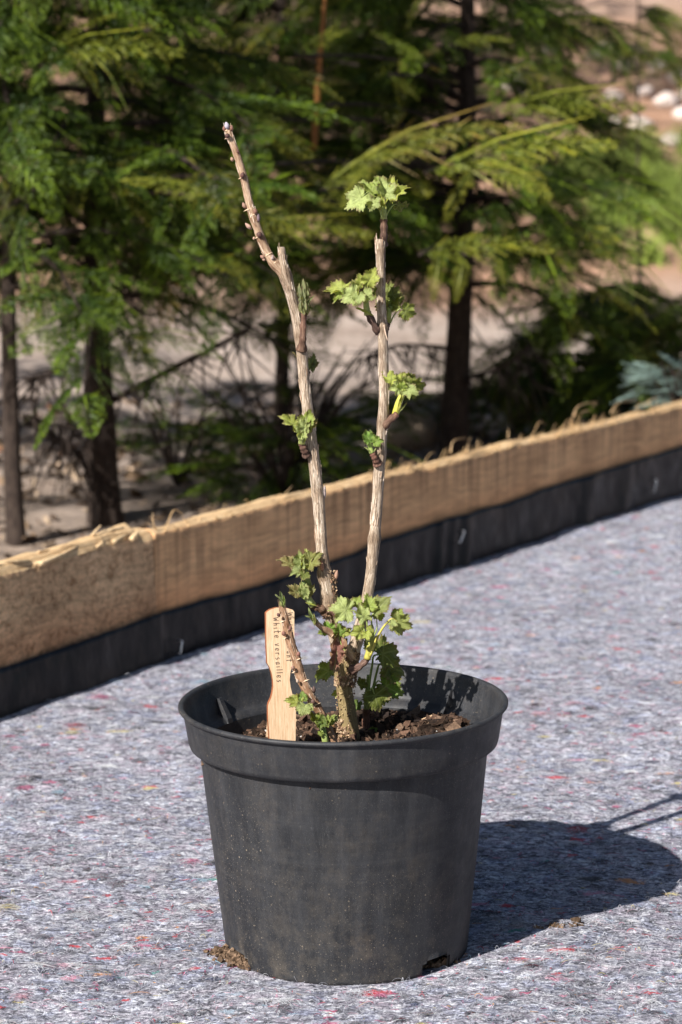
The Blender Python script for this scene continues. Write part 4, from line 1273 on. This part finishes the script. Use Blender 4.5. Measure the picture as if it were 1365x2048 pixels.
leaf(I, (617, 1192), (630, 1166), YC - .008, 0, -15, .7, .5, .4, (.26, .25, .12))
leaf(I, (628, 1210), (610, 1204), YC - .010, -.002, 20, .5, .3, .2, YEL, narrow=True, crumple=.3)
# J: bud on the short twig; K: bud on the small twig
J = shoot([(565, 1216), (566, 1206), (566, 1198)], 13, 12, M_GREEN, (.16, .10, .06), (.28, .36, .09), 2.071)
leaf(J, (567, 1206), (560, 1179), 2.069, -.001, -10, .6, .9, -.1, (.20, .26, .13), narrow=True)
leaf(J, (564, 1204), (550, 1187), 2.067, -.002, 20, .5, .8, .2, (.20, .23, .11), narrow=True)
leaf(J, (568, 1206), (568, 1190), 2.066, -.001, 0, .6, .6, .1, (.25, .35, .08), narrow=True)
Kk = shoot([(634, 1246), (629, 1240), (625, 1234)], 11, 10, M_GREEN, (.15, .09, .06), (.28, .34, .10), 2.105)
leaf(Kk, (627, 1240), (617, 1214), 2.103, -.002, -10, .62, .9, 0, (.22, .28, .12), narrow=True)
leaf(Kk, (625, 1238), (609, 1230), 2.102, -.002, 20, .5, .6, .2, (.24, .27, .10), narrow=True)
leaf(Kk, (630, 1242), (628, 1226), 2.101, -.001, 0, .55, .6, .1, (.36, .36, .10), narrow=True)
# L: the large leafy shoot in front of the trunk joint
L_ = shoot([(704, 1340), (718, 1334), (730, 1324), (737, 1312)], 15, 12, M_DARKB, (2.6, 2.0, 1.6), (3.0, 2.3, 1.5), YC - .014)
sleeve(L_, [(735, 1318), (740, 1296), (745, 1272), (742, 1250)], 15, 9, (.46, .40, .08), (.28, .33, .09), YC - .016)
leaf(L_, (709, 1222), (655, 1217), YC - .026, -.006, 5, 1.05, .12, .3, PAL_, stalk=[(736, 1290), (728, 1256), (720, 1232)], stalk_w=4)
leaf(L_, (710, 1216), (720, 1188), YC - .020, .004, -15, .9, .35, .3, BRI)
leaf(L_, (734, 1244), (717, 1204), YC - .026, -.002, -10, .75, .55, .15, PAL_, stalk=[(738, 1284), (736, 1262)], stalk_w=4)
leaf(L_, (744, 1232), (785, 1190), YC - .020, .0, -25, .8, .5, .4, (.22, .25, .08), stalk=[(741, 1284), (744, 1256)], stalk_w=4)
leaf(L_, (741, 1226), (731, 1182), YC - .022, .0, 15, .75, .5, .3, BRI)
leaf(L_, (754, 1240), (765, 1216), YC - .020, .002, 0, 1.0, .3, .4, BRI, stalk=[(744, 1280), (754, 1258)], stalk_w=3)
leaf(L_, (783, 1238), (829, 1258), YC - .022, -.004, 22, 1.0, .3, .5, (.24, .27, .08), stalk=[(741, 1312), (752, 1282), (766, 1256)], stalk_w=6, stalk_col=(.50, .44, .09))
leaf(L_, (790, 1240), (806, 1214), YC - .016, .004, -10, 1.0, .35, .4, BRI)
leaf(L_, (778, 1244), (798, 1252), YC - .028, -.003, -20, .9, .3, .4, PAL_)
leaf(L_, (730, 1262), (698, 1268), YC - .032, -.006, -10, 1.0, .2, .4, YEL)
leaf(L_, (731, 1262), (738, 1282), YC - .034, -.006, 0, 1.0, .2, .3, YEL)
leaf(L_, (732, 1260), (750, 1262), YC - .032, -.004, 10, 1.1, .2, .4, YEL)
leaf(L_, (661, 1268), (649, 1240), YC - .020, -.002, 0, 1.15, .3, .3, (.18, .31, .05), stalk=[(690, 1300), (676, 1284)], stalk_w=3)
leaf(L_, (679, 1274), (679, 1244), YC - .024, -.002, 10, 1.0, .3, .3, (.20, .31, .05), stalk=[(692, 1304), (684, 1290)], stalk_w=3)
leaf(L_, (682, 1268), (704, 1256), YC - .024, -.002, 10, .9, .3, .3, YEL)
leaf(L_, (644, 1264), (636, 1268), YC - .020, -.002, 0, 1.2, .3, .3, BRI)
# N: sucker growing behind the trunk, backlit darkness put into most of its leaf tones
YN = YC + .030
N_ = shoot([(734, 1510), (733, 1480), (732, 1445), (733, 1415)], 17, 14, M_DARKB, W1, (1.4, 1.1, .9), YN)
sleeve(N_, [(733, 1420), (735, 1385), (738, 1350)], 12, 8, (.20, .24, .06), (.18, .25, .05), YN)
leaf(N_, (748, 1312), (805, 1300), YN - .004, .012, -18, 1.3, .12, .35, DRK, stalk=[(735, 1410), (740, 1360), (745, 1330)], stalk_w=6, stalk_col=(.20, .27, .06))
leaf(N_, (742, 1306), (752, 1266), YN, .014, 10, 1.0, .2, .2, DRK)
leaf(N_, (760, 1328), (818, 1350), YN + .002, .008, -30, 1.15, .15, .4, DRK, stalk=[(737, 1412), (748, 1370), (754, 1344)], stalk_w=6, stalk_col=(.20, .27, .06))
leaf(N_, (756, 1362), (808, 1396), YN + .004, -.012, 10, 1.15, .10, .3, (.17, .28, .05), stalk=[(738, 1414), (746, 1385)], stalk_w=4)
leaf(N_, (744, 1376), (764, 1425), YN - .016, -.002, -10, 1.25, .15, .25, DRK, stalk=[(736, 1412), (738, 1390)], stalk_w=5)
leaf(N_, (728, 1380), (716, 1350), YN - .006, .004, 20, .7, .5, .2, DRK)
leaf(N_, (720, 1400), (708, 1430), YN - .004, -.004, 20, .7, .4, .2, (.15, .24, .05))
leaf(N_, (672, 1334), (627, 1362), YC + .020, -.004, 30, .85, .35, .35, (.20, .27, .05))
leaf(N_, (680, 1388), (662, 1390), YC + .014, -.002, 20, 1.0, .3, .3, YEL)
leaf(N_, (738, 1466), (758, 1454), YN - .004, 0, 20, .9, .3, .3, (.12, .22, .04))
# P: seedling-like shoot at the foot of the short twig
P_ = shoot([(652, 1500), (651, 1482), (648, 1466), (645, 1452)], 15, 11, M_GREEN, (.36, .40, .13), (.30, .40, .11), 2.067)
leaf(P_, (608, 1408), (568, 1399), 2.062, -.004, 20, .75, .3, .25, YEL, stalk=[(645, 1460), (630, 1436), (616, 1416)], stalk_w=5, stalk_col=(.24, .27, .12))
leaf(P_, (606, 1404), (606, 1379), 2.062, .002, 0, .9, .3, .3, (.20, .31, .06))
leaf(P_, (611, 1406), (602, 1434), 2.056, -.006, 0, 1.2, .15, .3, PAL_)
leaf(P_, (614, 1412), (628, 1420), 2.056, -.004, 0, 1.2, .2, .3, PAL_)
leaf(P_, (640, 1456), (612, 1420), 2.060, -.002, 40, .5, .9, .2, DRK)
leaf(P_, (644, 1454), (632, 1426), 2.058, -.002, 10, .7, .7, .2, BRI)
leaf(P_, (648, 1454), (644, 1424), 2.056, -.002, -10, .7, .7, .2, (.20, .28, .07))
leaf(P_, (651, 1454), (658, 1428), 2.056, -.001, -10, .7, .6, .2, BRI)
leaf(P_, (653, 1450), (672, 1428), 2.060, 0, 0, .6, .5, .35, BRI)
leaf(P_, (655, 1448), (682, 1428), 2.064, .002, 20, .5, .5, .3, PAL_)
leaf(P_, (646, 1470), (634, 1462), 2.062, 0, 0, .8, .3, .2, BRI)
# dry remains: red-brown leaf at the joint, stub of a bud scale at the foot
leaf(bush, (676, 1284), (668, 1350), YC - .022, -.002, -15, 1.15, .5, .15, (.19, .075, .058), crumple=1.2, mat=M_DRY, name='dried_leaf', narrow=True)
leaf(bush, (690, 1292), (676, 1335), YC - .020, -.002, 20, 1.0, .6, .15, (.17, .065, .05), crumple=1.2, mat=M_DRY, name='dried_leaf', narrow=True)
leaf(bush, (664, 1222), (674, 1262), YC - .012, -.001, 10, .6, .6, .1, (.13, .06, .055), crumple=1.2, mat=M_DRY, name='dried_leaf', narrow=True)
leaf(bush, (668, 1470), (664, 1440), 2.10, 0, 10, .8, .5, .1, (.20, .085, .04), crumple=1.2, mat=M_DRY, name='dried_leaf', narrow=True)

# ---------------------------------------------------------------- conifers behind the bed
def frond_unit(seed, droop, sec=15):
    """a flat scale-leaf spray, 1 unit long along +x, branching in the xy plane; returns verts, quads, tip factor"""
    rg_ = np.random.RandomState(seed)
    V, Q, Tf = [], [], []
    def blade(p, d, l, wv, tf0, tf1):
        d = d / np.linalg.norm(d); tw = rg_.normal(0, .75)
        s_ = np.array([-d[1] * math.cos(tw), d[0] * math.cos(tw), math.sin(tw)]); d = d + np.array([0, 0, rg_.normal(0, .22)])
        k_ = len(V)
        V.extend([p, p + d * l * .45 + s_ * wv, p + d * l, p + d * l * .45 - s_ * wv])
        Tf.extend([tf0, (tf0 + tf1) / 2, tf1, (tf0 + tf1) / 2])
        Q.append((k_, k_ + 1, k_ + 2, k_ + 3))
    xs_ = np.linspace(.06, .98, sec)
    for i, x in enumerate(xs_):
        for sd in (-1, 1):
            xx = x + (.04 if sd > 0 else 0)
            l = .34 * (1.02 - xx) ** .62 * min(1, .35 + xx * 3.2) * rg_.uniform(.8, 1.15)
            a = R(46 + rg_.normal(0, 6)) * sd
            d = np.array([math.cos(a), math.sin(a), 0])
            p0 = np.array([xx, 0, 0])
            nt2 = max(3, int(l / .026))
            blade(p0, d, l, .0045, .2, 1.0)
            for t in range(nt2):
                f = (t + .5) / nt2
                for s2 in (-1, 1):
                    a2 = a + s2 * R(40 + rg_.normal(0, 6))
                    l2 = .054 * (1.1 - f * .75) * rg_.uniform(.8, 1.2)
                    blade(p0 + d * l * f, np.array([math.cos(a2), math.sin(a2), 0]), l2, .0062, .15 + .5 * f * xx, .55 * (xx + f) * .5 + .25)
    blade(np.array([0, 0, 0.]), np.array([1., 0, 0]), 1.0, .012, .0, 1.0)
    V = np.array(V)
    V[:, 2] += -droop * V[:, 0] ** 2 - droop * 1.3 * np.abs(V[:, 1]) ** 1.5 + rg_.normal(0, .008, len(V))
    return V, np.array(Q), np.array(Tf)
FR = [frond_unit(s_, d_) for s_, d_ in ((1, .10), (2, .22), (3, .34), (4, .5))]
FRL = [frond_unit(s_ + 10, d_, 9) for s_, d_ in ((1, .15), (2, .3), (3, .45))]
def place_frond(mb, p, d, up_, L, kind, c_in, c_out, rgx, lite=False):
    V, Q, Tf = (FRL if lite else FR)[kind % (3 if lite else 4)]
    d = d / np.linalg.norm(d)
    n = up_ - d * (up_ @ d); n /= np.linalg.norm(n) + 1e-9
    s_ = np.cross(n, d)
    P = p + L * (V[:, :1] * d + V[:, 1:2] * s_ * rgx.uniform(.8, 1.1) + V[:, 2:3] * n)
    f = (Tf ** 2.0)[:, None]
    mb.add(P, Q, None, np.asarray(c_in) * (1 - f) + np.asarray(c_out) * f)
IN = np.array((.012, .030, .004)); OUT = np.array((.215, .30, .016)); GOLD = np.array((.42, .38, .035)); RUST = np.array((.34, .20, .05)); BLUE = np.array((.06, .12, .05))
def conifer(x, y, H, tr, zlo, reach, nbr, seed, label, gold=.35, nfr=8, special=(), bare=(), lean=(0, 0), col=OUT):
    rg_ = np.random.RandomState(seed)
    gz = ground_h(x, y)
    root = empty('conifer', (x, y, gz), label, 'conifer', 'conifers growing behind the bed')
    inv = Matrix.Translation(-Vector((x, y, gz)))
    def prt(mb, nm, mat, smooth=True):
        o = mb.build(nm, mat, None, smooth); o.parent = root; o.matrix_parent_inverse = inv; return o
    mb = MB()
    zs = np.linspace(-.05, H, 22)
    C = np.stack([x + lean[0] * zs + .012 * np.sin(zs * 3 + seed), y + lean[1] * zs + .012 * np.cos(zs * 2.3 + seed), gz + zs], 1)
    rr2 = tr * (1 - .85 * np.clip(zs / H, 0, 1)); rr2[0] *= 1.35; rr2[1] *= 1.08
    tube(mb, C, rr2, 14, (1, 1, 1), .10, seed, True, .04)
    prt(mb, 'trunk', M_TRUNK)
    mbb, mbc = MB(), MB()
    nf = 0
    for i in range(nbr):
        f = (i + rg_.rand()) / nbr
        z = zlo + (H * .98 - zlo) * f ** 1.15
        hi = z > 1.3
        az = i * 2.4 + rg_.normal(0, .4)
        l = reach * (1 - .85 * (z / H) ** 1.5) * rg_.uniform(.6, 1.1)
        d = np.array([math.cos(az), math.sin(az), 0])
        sidev = np.array([-d[1], d[0], 0])
        p0 = np.array([np.interp(z, zs, C[:, 0]), np.interp(z, zs, C[:, 1]), gz + z])
        rise = rg_.uniform(0.1, .5); dr = rg_.uniform(.2, .6)
        u2 = np.linspace(0, 1, 8)[:, None]
        br = p0 + d * l * u2 + np.array([0, 0, 1]) * (rise * l * u2 - dr * l * u2 ** 2) + sidev * rg_.normal(0, .06) * u2 ** 2 * l
        tube(mbb, br, np.linspace(.006 + .004 * l, .0015, 8), 5, (1, 1, 1))
        nfr_ = int(nfr * 1.5) if not hi else max(3, nfr // 2)
        for k_ in range(nfr_):
            ff = .22 + .78 * (k_ + rg_.rand() * .6) / nfr_
            q = np.array([np.interp(ff, u2[:, 0], br[:, a]) for a in range(3)])
            sd = 1 if k_ % 2 else -1
            ad = R(rg_.uniform(15, 60)) * sd if k_ < nfr_ - 1 else 0
            dd = d * math.cos(ad) + sidev * math.sin(ad) + np.array([0, 0, rg_.uniform(-.6, .25)])
            L = (.065 + .15 * rg_.rand() ** 1.4) * (1 if not hi else 1.6)
            g_ = rg_.rand()
            outer = ff > .55
            co_ = col * rg_.uniform(.5, 1.35)
            if outer and g_ < gold: co_ = GOLD * rg_.uniform(.5, 1.0)
            elif outer and g_ < gold + .05: co_ = RUST * rg_.uniform(.6, 1)
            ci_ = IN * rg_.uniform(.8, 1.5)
            upv = np.array([rg_.normal(0, .55), rg_.normal(0, .55) - .25, 1])
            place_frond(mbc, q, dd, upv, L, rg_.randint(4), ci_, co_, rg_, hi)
            nf += 1
    for P in bare:                                    # bare dead limbs low on the trunk: rows of px, py, Y, width px
        Pw = np.array([list(W(a, b, c)) + [w_ * .5 * c / F] for a, b, c, w_ in P])
        Cc = catmull(Pw, 6)
        tube(mbb, Cc[:, :3], Cc[:, 3], 6, (1, 1, 1), .1, seed)
        for _ in range(len(P) * 10):                   # hanging dead twigs
            k_ = rg_.randint(1, len(Cc)); p = Cc[k_, :3]
            e = p + np.array([rg_.normal(0, .05), rg_.normal(0, .04), -abs(rg_.normal(.05, .07))])
            tube(mbb, np.array([p, (p + e) / 2 + rg_.normal(0, .008, 3), e]), [.0022, .0016, .0007], 4)
    for (bx, by, tx_, ty_, Y_, dY, hang, tone_in, tone_out) in special:  # large sprays seen in the open
        a, b = W(bx, by, Y_), W(tx_, ty_, Y_ + dY)
        d = b - a; L = np.linalg.norm(d)
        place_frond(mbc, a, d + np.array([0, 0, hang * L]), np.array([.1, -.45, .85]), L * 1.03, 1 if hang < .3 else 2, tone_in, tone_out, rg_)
        z0 = (a[2])
        t0 = np.array([np.interp(z0 - gz - .05, zs, C[:, 0]), np.interp(z0 - gz - .05, zs, C[:, 1]), z0 - .05])
        tube(mbb, catmull([t0, (t0 + a) / 2 + np.array([0, 0, .02]), a], 5), .0035, 5)
    if seed == 43:                                    # rust-coloured leading shoot rising from the crown
        mbl = MB(); Pl = np.array([W(a, b, 4.75) for a, b in ((628, 300), (633, 220), (640, 120), (648, 20), (655, -60))])
        tube(mbl, catmull(Pl, 5), np.linspace(.007, .003, 21), 6, (.33, .13, .035), .1, 4)
        prt(mbl, 'leading_shoot', M_BUD)
    prt(mbb, 'branches', M_TRUNK)
    o = prt(mbc, 'crown', M_NEEDLE, False)
    return root
YG = (.12, .15, .018)
def spr(*l): return l
conifer(W(213, 1000, 4.55)[0], 4.55, 1.5, .029, .40, .66, 66, 41, 'dark conifer with the thick trunk rising behind the left end of the planks', .25, 11,
        special=spr((430, 395, 262, 372, 4.05, -.05, .25, YG, GOLD), (300, 60, 340, 130, 4.2, 0, .2, YG, GOLD * .8), (60, 120, 200, 30, 4.3, -.1, .2, YG, GOLD * .7), (60, 110, 330, 120, 4.25, -.1, .25, YG, GOLD * .6)),
        bare=(((228, 800, 4.55, 16), (330, 745, 4.5, 13), (420, 700, 4.45, 10), (500, 655, 4.4, 7)), ((225, 500, 4.55, 20), (130, 500, 4.5, 13), (60, 420, 4.45, 9)), ((225, 1010, 4.5, 10), (150, 900, 4.5, 7), (90, 860, 4.4, 5)), ((235, 560, 4.5, 14), (330, 480, 4.6, 10), (400, 470, 4.7, 7))))
conifer(W(42, 900, 4.35)[0], 4.35, 1.3, .0165, .44, .50, 42, 42, 'thin-stemmed conifer nearest the left edge', .2, 8, lean=(-.02, 0),
        bare=(((48, 760, 4.35, 9), (110, 740, 4.35, 6), (160, 700, 4.3, 4)), ((52, 830, 4.35, 9), (120, 850, 4.4, 7), (190, 850, 4.45, 5))))
conifer(W(918, 800, 5.05)[0], 5.05, 1.5, .030, .40, .50, 70, 43, 'golden-tipped conifer with its trunk right of the straight cane', .5, 11,
        special=spr((840, 510, 1085, 515, 4.35, 0, .35, YG, GOLD), (880, 500, 870, 590, 4.36, -.03, .1, YG, GOLD), (930, 510, 915, 592, 4.34, -.03, .1, YG, GOLD), (990, 515, 1010, 560, 4.36, -.03, .1, YG, GOLD * .8),
                    (690, 330, 1000, 225, 4.5, -.1, .10, YG, RUST), (850, 345, 1195, 290, 4.45, -.1, .2, YG, GOLD), (960, 330, 1090, 370, 4.4, -.1, .1, YG, GOLD * .9), (640, 380, 800, 300, 4.4, 0, .2, YG, GOLD * .9),
                    (600, 210, 665, 165, 4.6, 0, .2, YG, RUST), (590, 110, 690, 60, 4.6, 0, .2, YG, GOLD), (980, 220, 1270, 215, 4.8, 0, .2, YG, GOLD * .6), (430, 420, 640, 400, 4.5, 0, .2, YG, GOLD * .7), (520, 330, 430, 300, 4.4, 0, .3, YG, GOLD), (480, 460, 720, 470, 4.4, -.05, .2, YG, GOLD * .7), (700, 420, 640, 350, 4.5, 0, .3, YG, GOLD * .9),
                    (740, 330, 690, 400, 4.4, -.05, .1, YG, GOLD), (880, 280, 790, 270, 4.5, 0, .3, YG, RUST), (1000, 320, 1060, 360, 4.45, 0, .1, YG, GOLD), (780, 150, 840, 190, 4.7, 0, .1, YG, GOLD * .7), (900, 90, 1015, 80, 4.8, 0, .3, YG, GOLD * .6),
                    (560, 240, 480, 235, 4.6, 0, .3, YG, GOLD * .8), (850, 130, 760, 60, 4.8, 0, .3, YG, OUT)),
        bare=(((925, 760, 5.05, 10), (1010, 730, 5.0, 7), (1060, 690, 5.0, 5)), ((910, 700, 5.05, 9), (800, 690, 5.0, 6), (720, 720, 5.0, 4))))
conifer(W(560, 800, 5.5)[0], 5.5, 1.3, .018, .40, .62, 64, 44, 'bushy conifer standing between the two canes, farther back', .35, 11)
conifer(W(1180, 760, 5.6)[0], 5.6, .36, .012, .08, .46, 30, 45, 'low spreading conifer behind the frayed stretch of plank, in front of the stony bank', .4, 9,
        bare=(((1050, 800, 5.6, 8), (1075, 740, 5.6, 6), (1100, 690, 5.6, 4)), ((1180, 800, 5.7, 7), (1120, 760, 5.7, 5))))
conifer(W(1430, 760, 5.2)[0], 5.2, .40, .014, .08, .42, 20, 46, 'low spreading conifer at the right edge behind the juniper sprig', .2, 8)
conifer(W(1276, 470, 7.2)[0], 7.2, 1.25, .008, .86, .22, 7, 52, 'spindly young conifer with a bare thin stem in front of the grass at the right', .5, 6,
        special=spr((1180, 200, 1110, 125, 6.6, 0, .2, YG, GOLD), (1250, 110, 1225, 35, 6.6, 0, .1, YG, GOLD * .8), (1276, 470, 1215, 365, 7.1, 0, .1, YG, OUT), (1276, 465, 1345, 375, 7.1, 0, .1, YG, OUT), (1278, 440, 1292, 320, 7.1, 0, 0, YG, OUT * 1.3), (1274, 420, 1190, 400, 7.0, 0, .2, YG, OUT)))
conifer(W(-190, 760, 5.0)[0], 5.0, 1.5, .026, .42, .62, 44, 47, 'conifer just beyond the left edge of the photo', .2, 8)
for i_, (px_, y_, sd_) in enumerate(((-520, 5.4, 53), (-860, 5.9, 54), (1900, 5.6, 55))):
    conifer(W(px_, 760, y_)[0], y_, 1.5, .026, .42, .62, 34, sd_, ('broad conifer well beyond the left edge of the photo, second from it', 'broad conifer farthest beyond the left edge of the photo', 'broad conifer well beyond the right edge of the photo')[i_], .2, 8)
conifer(W(330, 500, 9.6)[0], 9.6, 2.3, .034, .22, .95, 60, 48, 'shaded conifer in the second row behind the leaning cane tip', .15, 8)
conifer(W(90, 500, 9.3)[0], 9.3, 2.3, .034, .22, .95, 60, 49, 'shaded conifer in the second row at the upper left', .15, 8)
conifer(W(930, 450, 9.8)[0], 9.8, 2.0, .03, .30, .75, 46, 56, 'shaded conifer in the second row behind the golden-tipped tree', .25, 8)
conifer(W(640, 450, 10.2)[0], 10.2, 2.0, .03, .25, .85, 46, 50, 'shaded conifer in the second row behind the top leaf cluster', .2, 8)

# young low conifer bush in the shade behind the planks
def low_bush(name, label, cat, cx, cy, n, spread, Lr, cin, cout, seed, upness=.6, zr=(.04, .30)):
    rg_ = np.random.RandomState(seed)
    gz = ground_h(cx, cy)
    root = empty(name, (cx, cy, gz), label, cat)
    inv = Matrix.Translation(-Vector((cx, cy, gz)))
    mbc, mbb = MB(), MB()
    for i in range(n):
        az = rg_.uniform(0, 6.28); rr3 = spread * rg_.rand() ** .6
        b = np.array([cx, cy, gz]); e = b + np.array([math.cos(az) * rr3, math.sin(az) * rr3, rg_.uniform(*zr)])
        tube(mbb, catmull([b, (b + e) / 2 + np.array([0, 0, .04]), e], 4), np.linspace(.004, .0012, 9), 4)
        dd = np.array([math.cos(az), math.sin(az), rg_.uniform(-.2, upness)])
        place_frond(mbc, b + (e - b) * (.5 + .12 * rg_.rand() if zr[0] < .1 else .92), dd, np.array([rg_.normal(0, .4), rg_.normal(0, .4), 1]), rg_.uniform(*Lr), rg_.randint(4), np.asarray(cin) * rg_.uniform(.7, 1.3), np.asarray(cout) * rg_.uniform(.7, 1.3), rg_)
    for nm, m_, mt in (('branches', mbb, M_TRUNK), ('foliage', mbc, M_NEEDLE)):
        o = m_.build(nm, mt, None, nm == 'branches'); o.parent = root; o.matrix_parent_inverse = inv
    return root
p = W(500, 950, 4.75)
low_bush('low_shrub', 'low dark evergreen shrub behind the planks, left of the bent cane', 'shrub', p[0] + .06, 4.75, 30, .22, (.12, .22), IN, OUT * 1.2, 61)
p = W(610, 900, 5.2)
low_bush('low_shrub', 'low dark evergreen shrub between the leaning cane and the straight cane', 'shrub', p[0], 5.1, 24, .20, (.12, .2), IN, OUT, 62)
p = W(1060, 760, 5.6)
low_bush('low_shrub', 'low dark evergreen shrub behind the frayed stretch of plank', 'shrub', p[0], 5.9, 9, .22, (.12, .22), IN, OUT, 63)
p = W(330, 1000, 4.6)
low_bush('low_shrub', 'sparse twiggy shrub beside the thickest trunk', 'shrub', p[0], 4.95, 12, .26, (.10, .18), IN * 1.5, OUT, 64)
# blue-green juniper reaching in at the right edge, just past the planks
p = W(1400, 770, 4.78)
low_bush('juniper', 'pale blue-green juniper sprig poking in over the right end of the plank', 'juniper', p[0], 4.78, 80, .10, (.05, .09), (.22, .31, .27), (.42, .54, .49), 65, .5, (.22, .31))
# bright grassy clump on the bank at the right
rg = np.random.RandomState(71)
mb = MB()
gx, gy = W(1300, 430, 9.2)[0], 9.2
m = 3000
a = rg.uniform(0, 6.28, m); r_ = rg.rand(m) ** .5
bx = gx + np.cos(a) * r_ * .40; by = gy + np.sin(a) * r_ * .5
cl = rg.randint(0, 38, m); ca_ = rg.uniform(0, 6.28, 38); cr_ = rg.rand(38) ** .5
bx = gx + np.cos(ca_[cl]) * cr_[cl] * .42 + rg.normal(0, .028, m); by = gy + np.sin(ca_[cl]) * cr_[cl] * .55 + rg.normal(0, .03, m)
bz = np.array([ground_h(i, j) for i, j in zip(bx, by)])
hh = rg.uniform(.05, .13, m)
u2 = np.linspace(0, 1, 4)
Cs = np.zeros((m, 4, 3))
lx, ly = rg.normal(0, .05, m), rg.normal(0, .05, m)
Cs[..., 0] = bx[:, None] + lx[:, None] * u2 ** 2; Cs[..., 1] = by[:, None] + ly[:, None] * u2 ** 2; Cs[..., 2] = bz[:, None] + hh[:, None] * u2
tri_tubes(mb, Cs, np.linspace(.0035, .0006, 4)[None].repeat(m, 0), np.array((.30, .38, .08)) * rg.uniform(.35, 1.35, 38)[cl][:, None] * rg.uniform(.7, 1.2, (m, 1)))
tag(mb.build('grass', M_NEEDLE), 'bright green grass on the bank behind the right-hand conifer', 'grass', kind='stuff')

# stones on the bank and on the bare soil
rg = np.random.RandomState(77)
def stone(x, y, r, seed, label, tone, grp=None):
    mb = MB()
    z = ground_h(x, y)
    blob(mb, (0, 0, 0), (r, r * .8, r * .62), seed, tone, 3, .45)
    o = mb.build('stone', M_STONE); o.location = (x, y, z + r * .25); o.rotation_euler = (0, 0, seed * 1.3)
    return tag(o, label, 'stone', grp)
def on_ground(px, py):
    for Y in np.arange(4.0, 30, .05):
        p = W(px, py, Y)
        if p[2] < ground_h(p[0], Y): return p[0], Y
    return p[0], 30
x_, y_ = on_ground(818, 890); stone(x_, y_, .075, 3, 'large tan boulder on bare soil right of the straight cane', (.50, .38, .27))
x_, y_ = on_ground(845, 890); stone(x_ + .02, y_ + .12, .06, 9, 'grey stone leaning on the large tan boulder', (.30, .27, .25))
BK = [(1030, 185, 26), (1290, 195, 20), (1335, 215, 24), (1255, 150, 22), (1345, 290, 20), (1280, 270, 30), (1225, 200, 18), (1320, 140, 22), (1190, 130, 18), (1060, 200, 16), (1000, 170, 14), (1300, 320, 16), (1360, 170, 26), (1230, 260, 20), (1150, 240, 14),
      (720, 95, 24), (770, 100, 18), (540, 190, 16), (500, 250, 18), (1040, 150, 14), (1100, 110, 16), (1210, 110, 20), (680, 110, 14), (1160, 300, 16), (1250, 310, 20), (1365, 240, 20), (1390, 200, 26), (560, 95, 14)]
for i, (a_, b_, r_) in enumerate(BK):
    x_, y_ = on_ground(a_, b_)
    stone(x_, y_, r_ * y_ / F * 1.15, 20 + i, 'pale rounded stone lying on the bank behind the conifers', np.array((.56, .47, .42)) * rg.uniform(.75, 1.25), 'stones on the bank')

# leaf litter, twigs and wood chips between bed and trees
mb = MB()
rg = np.random.RandomState(90)
LIT = [(.10, .065, .04), (.20, .135, .085), (.34, .25, .17), (.45, .33, .23), (.06, .04, .028), (.30, .15, .08)]
for i in range(5200):
    x, y = rg.uniform(-1.6, 1.9), rg.uniform(3.7, 6.2)
    q = np.array([x, y, 0]) - B0
    if q @ BN > -.10: continue
    l = rg.gamma(2.0, .0055) + .003
    chip(mb, np.array([x, y, ground_h(x, y) + rg.uniform(0, .008)]), np.array([l * 1.3, l * rg.uniform(.25, .7), l * .12]), rg, np.array(LIT[rg.choice(6, p=[.3, .25, .14, .06, .2, .05])]) * rg.uniform(.7, 1.3))
tag(mb.build('leaf_litter', M_SOIL, smooth=False), 'brown leaf litter and chips on the soil under the conifers', 'litter', kind='stuff')
print('POLYS', sum(len(o.data.polygons) for o in S.objects if o.type == 'MESH'))
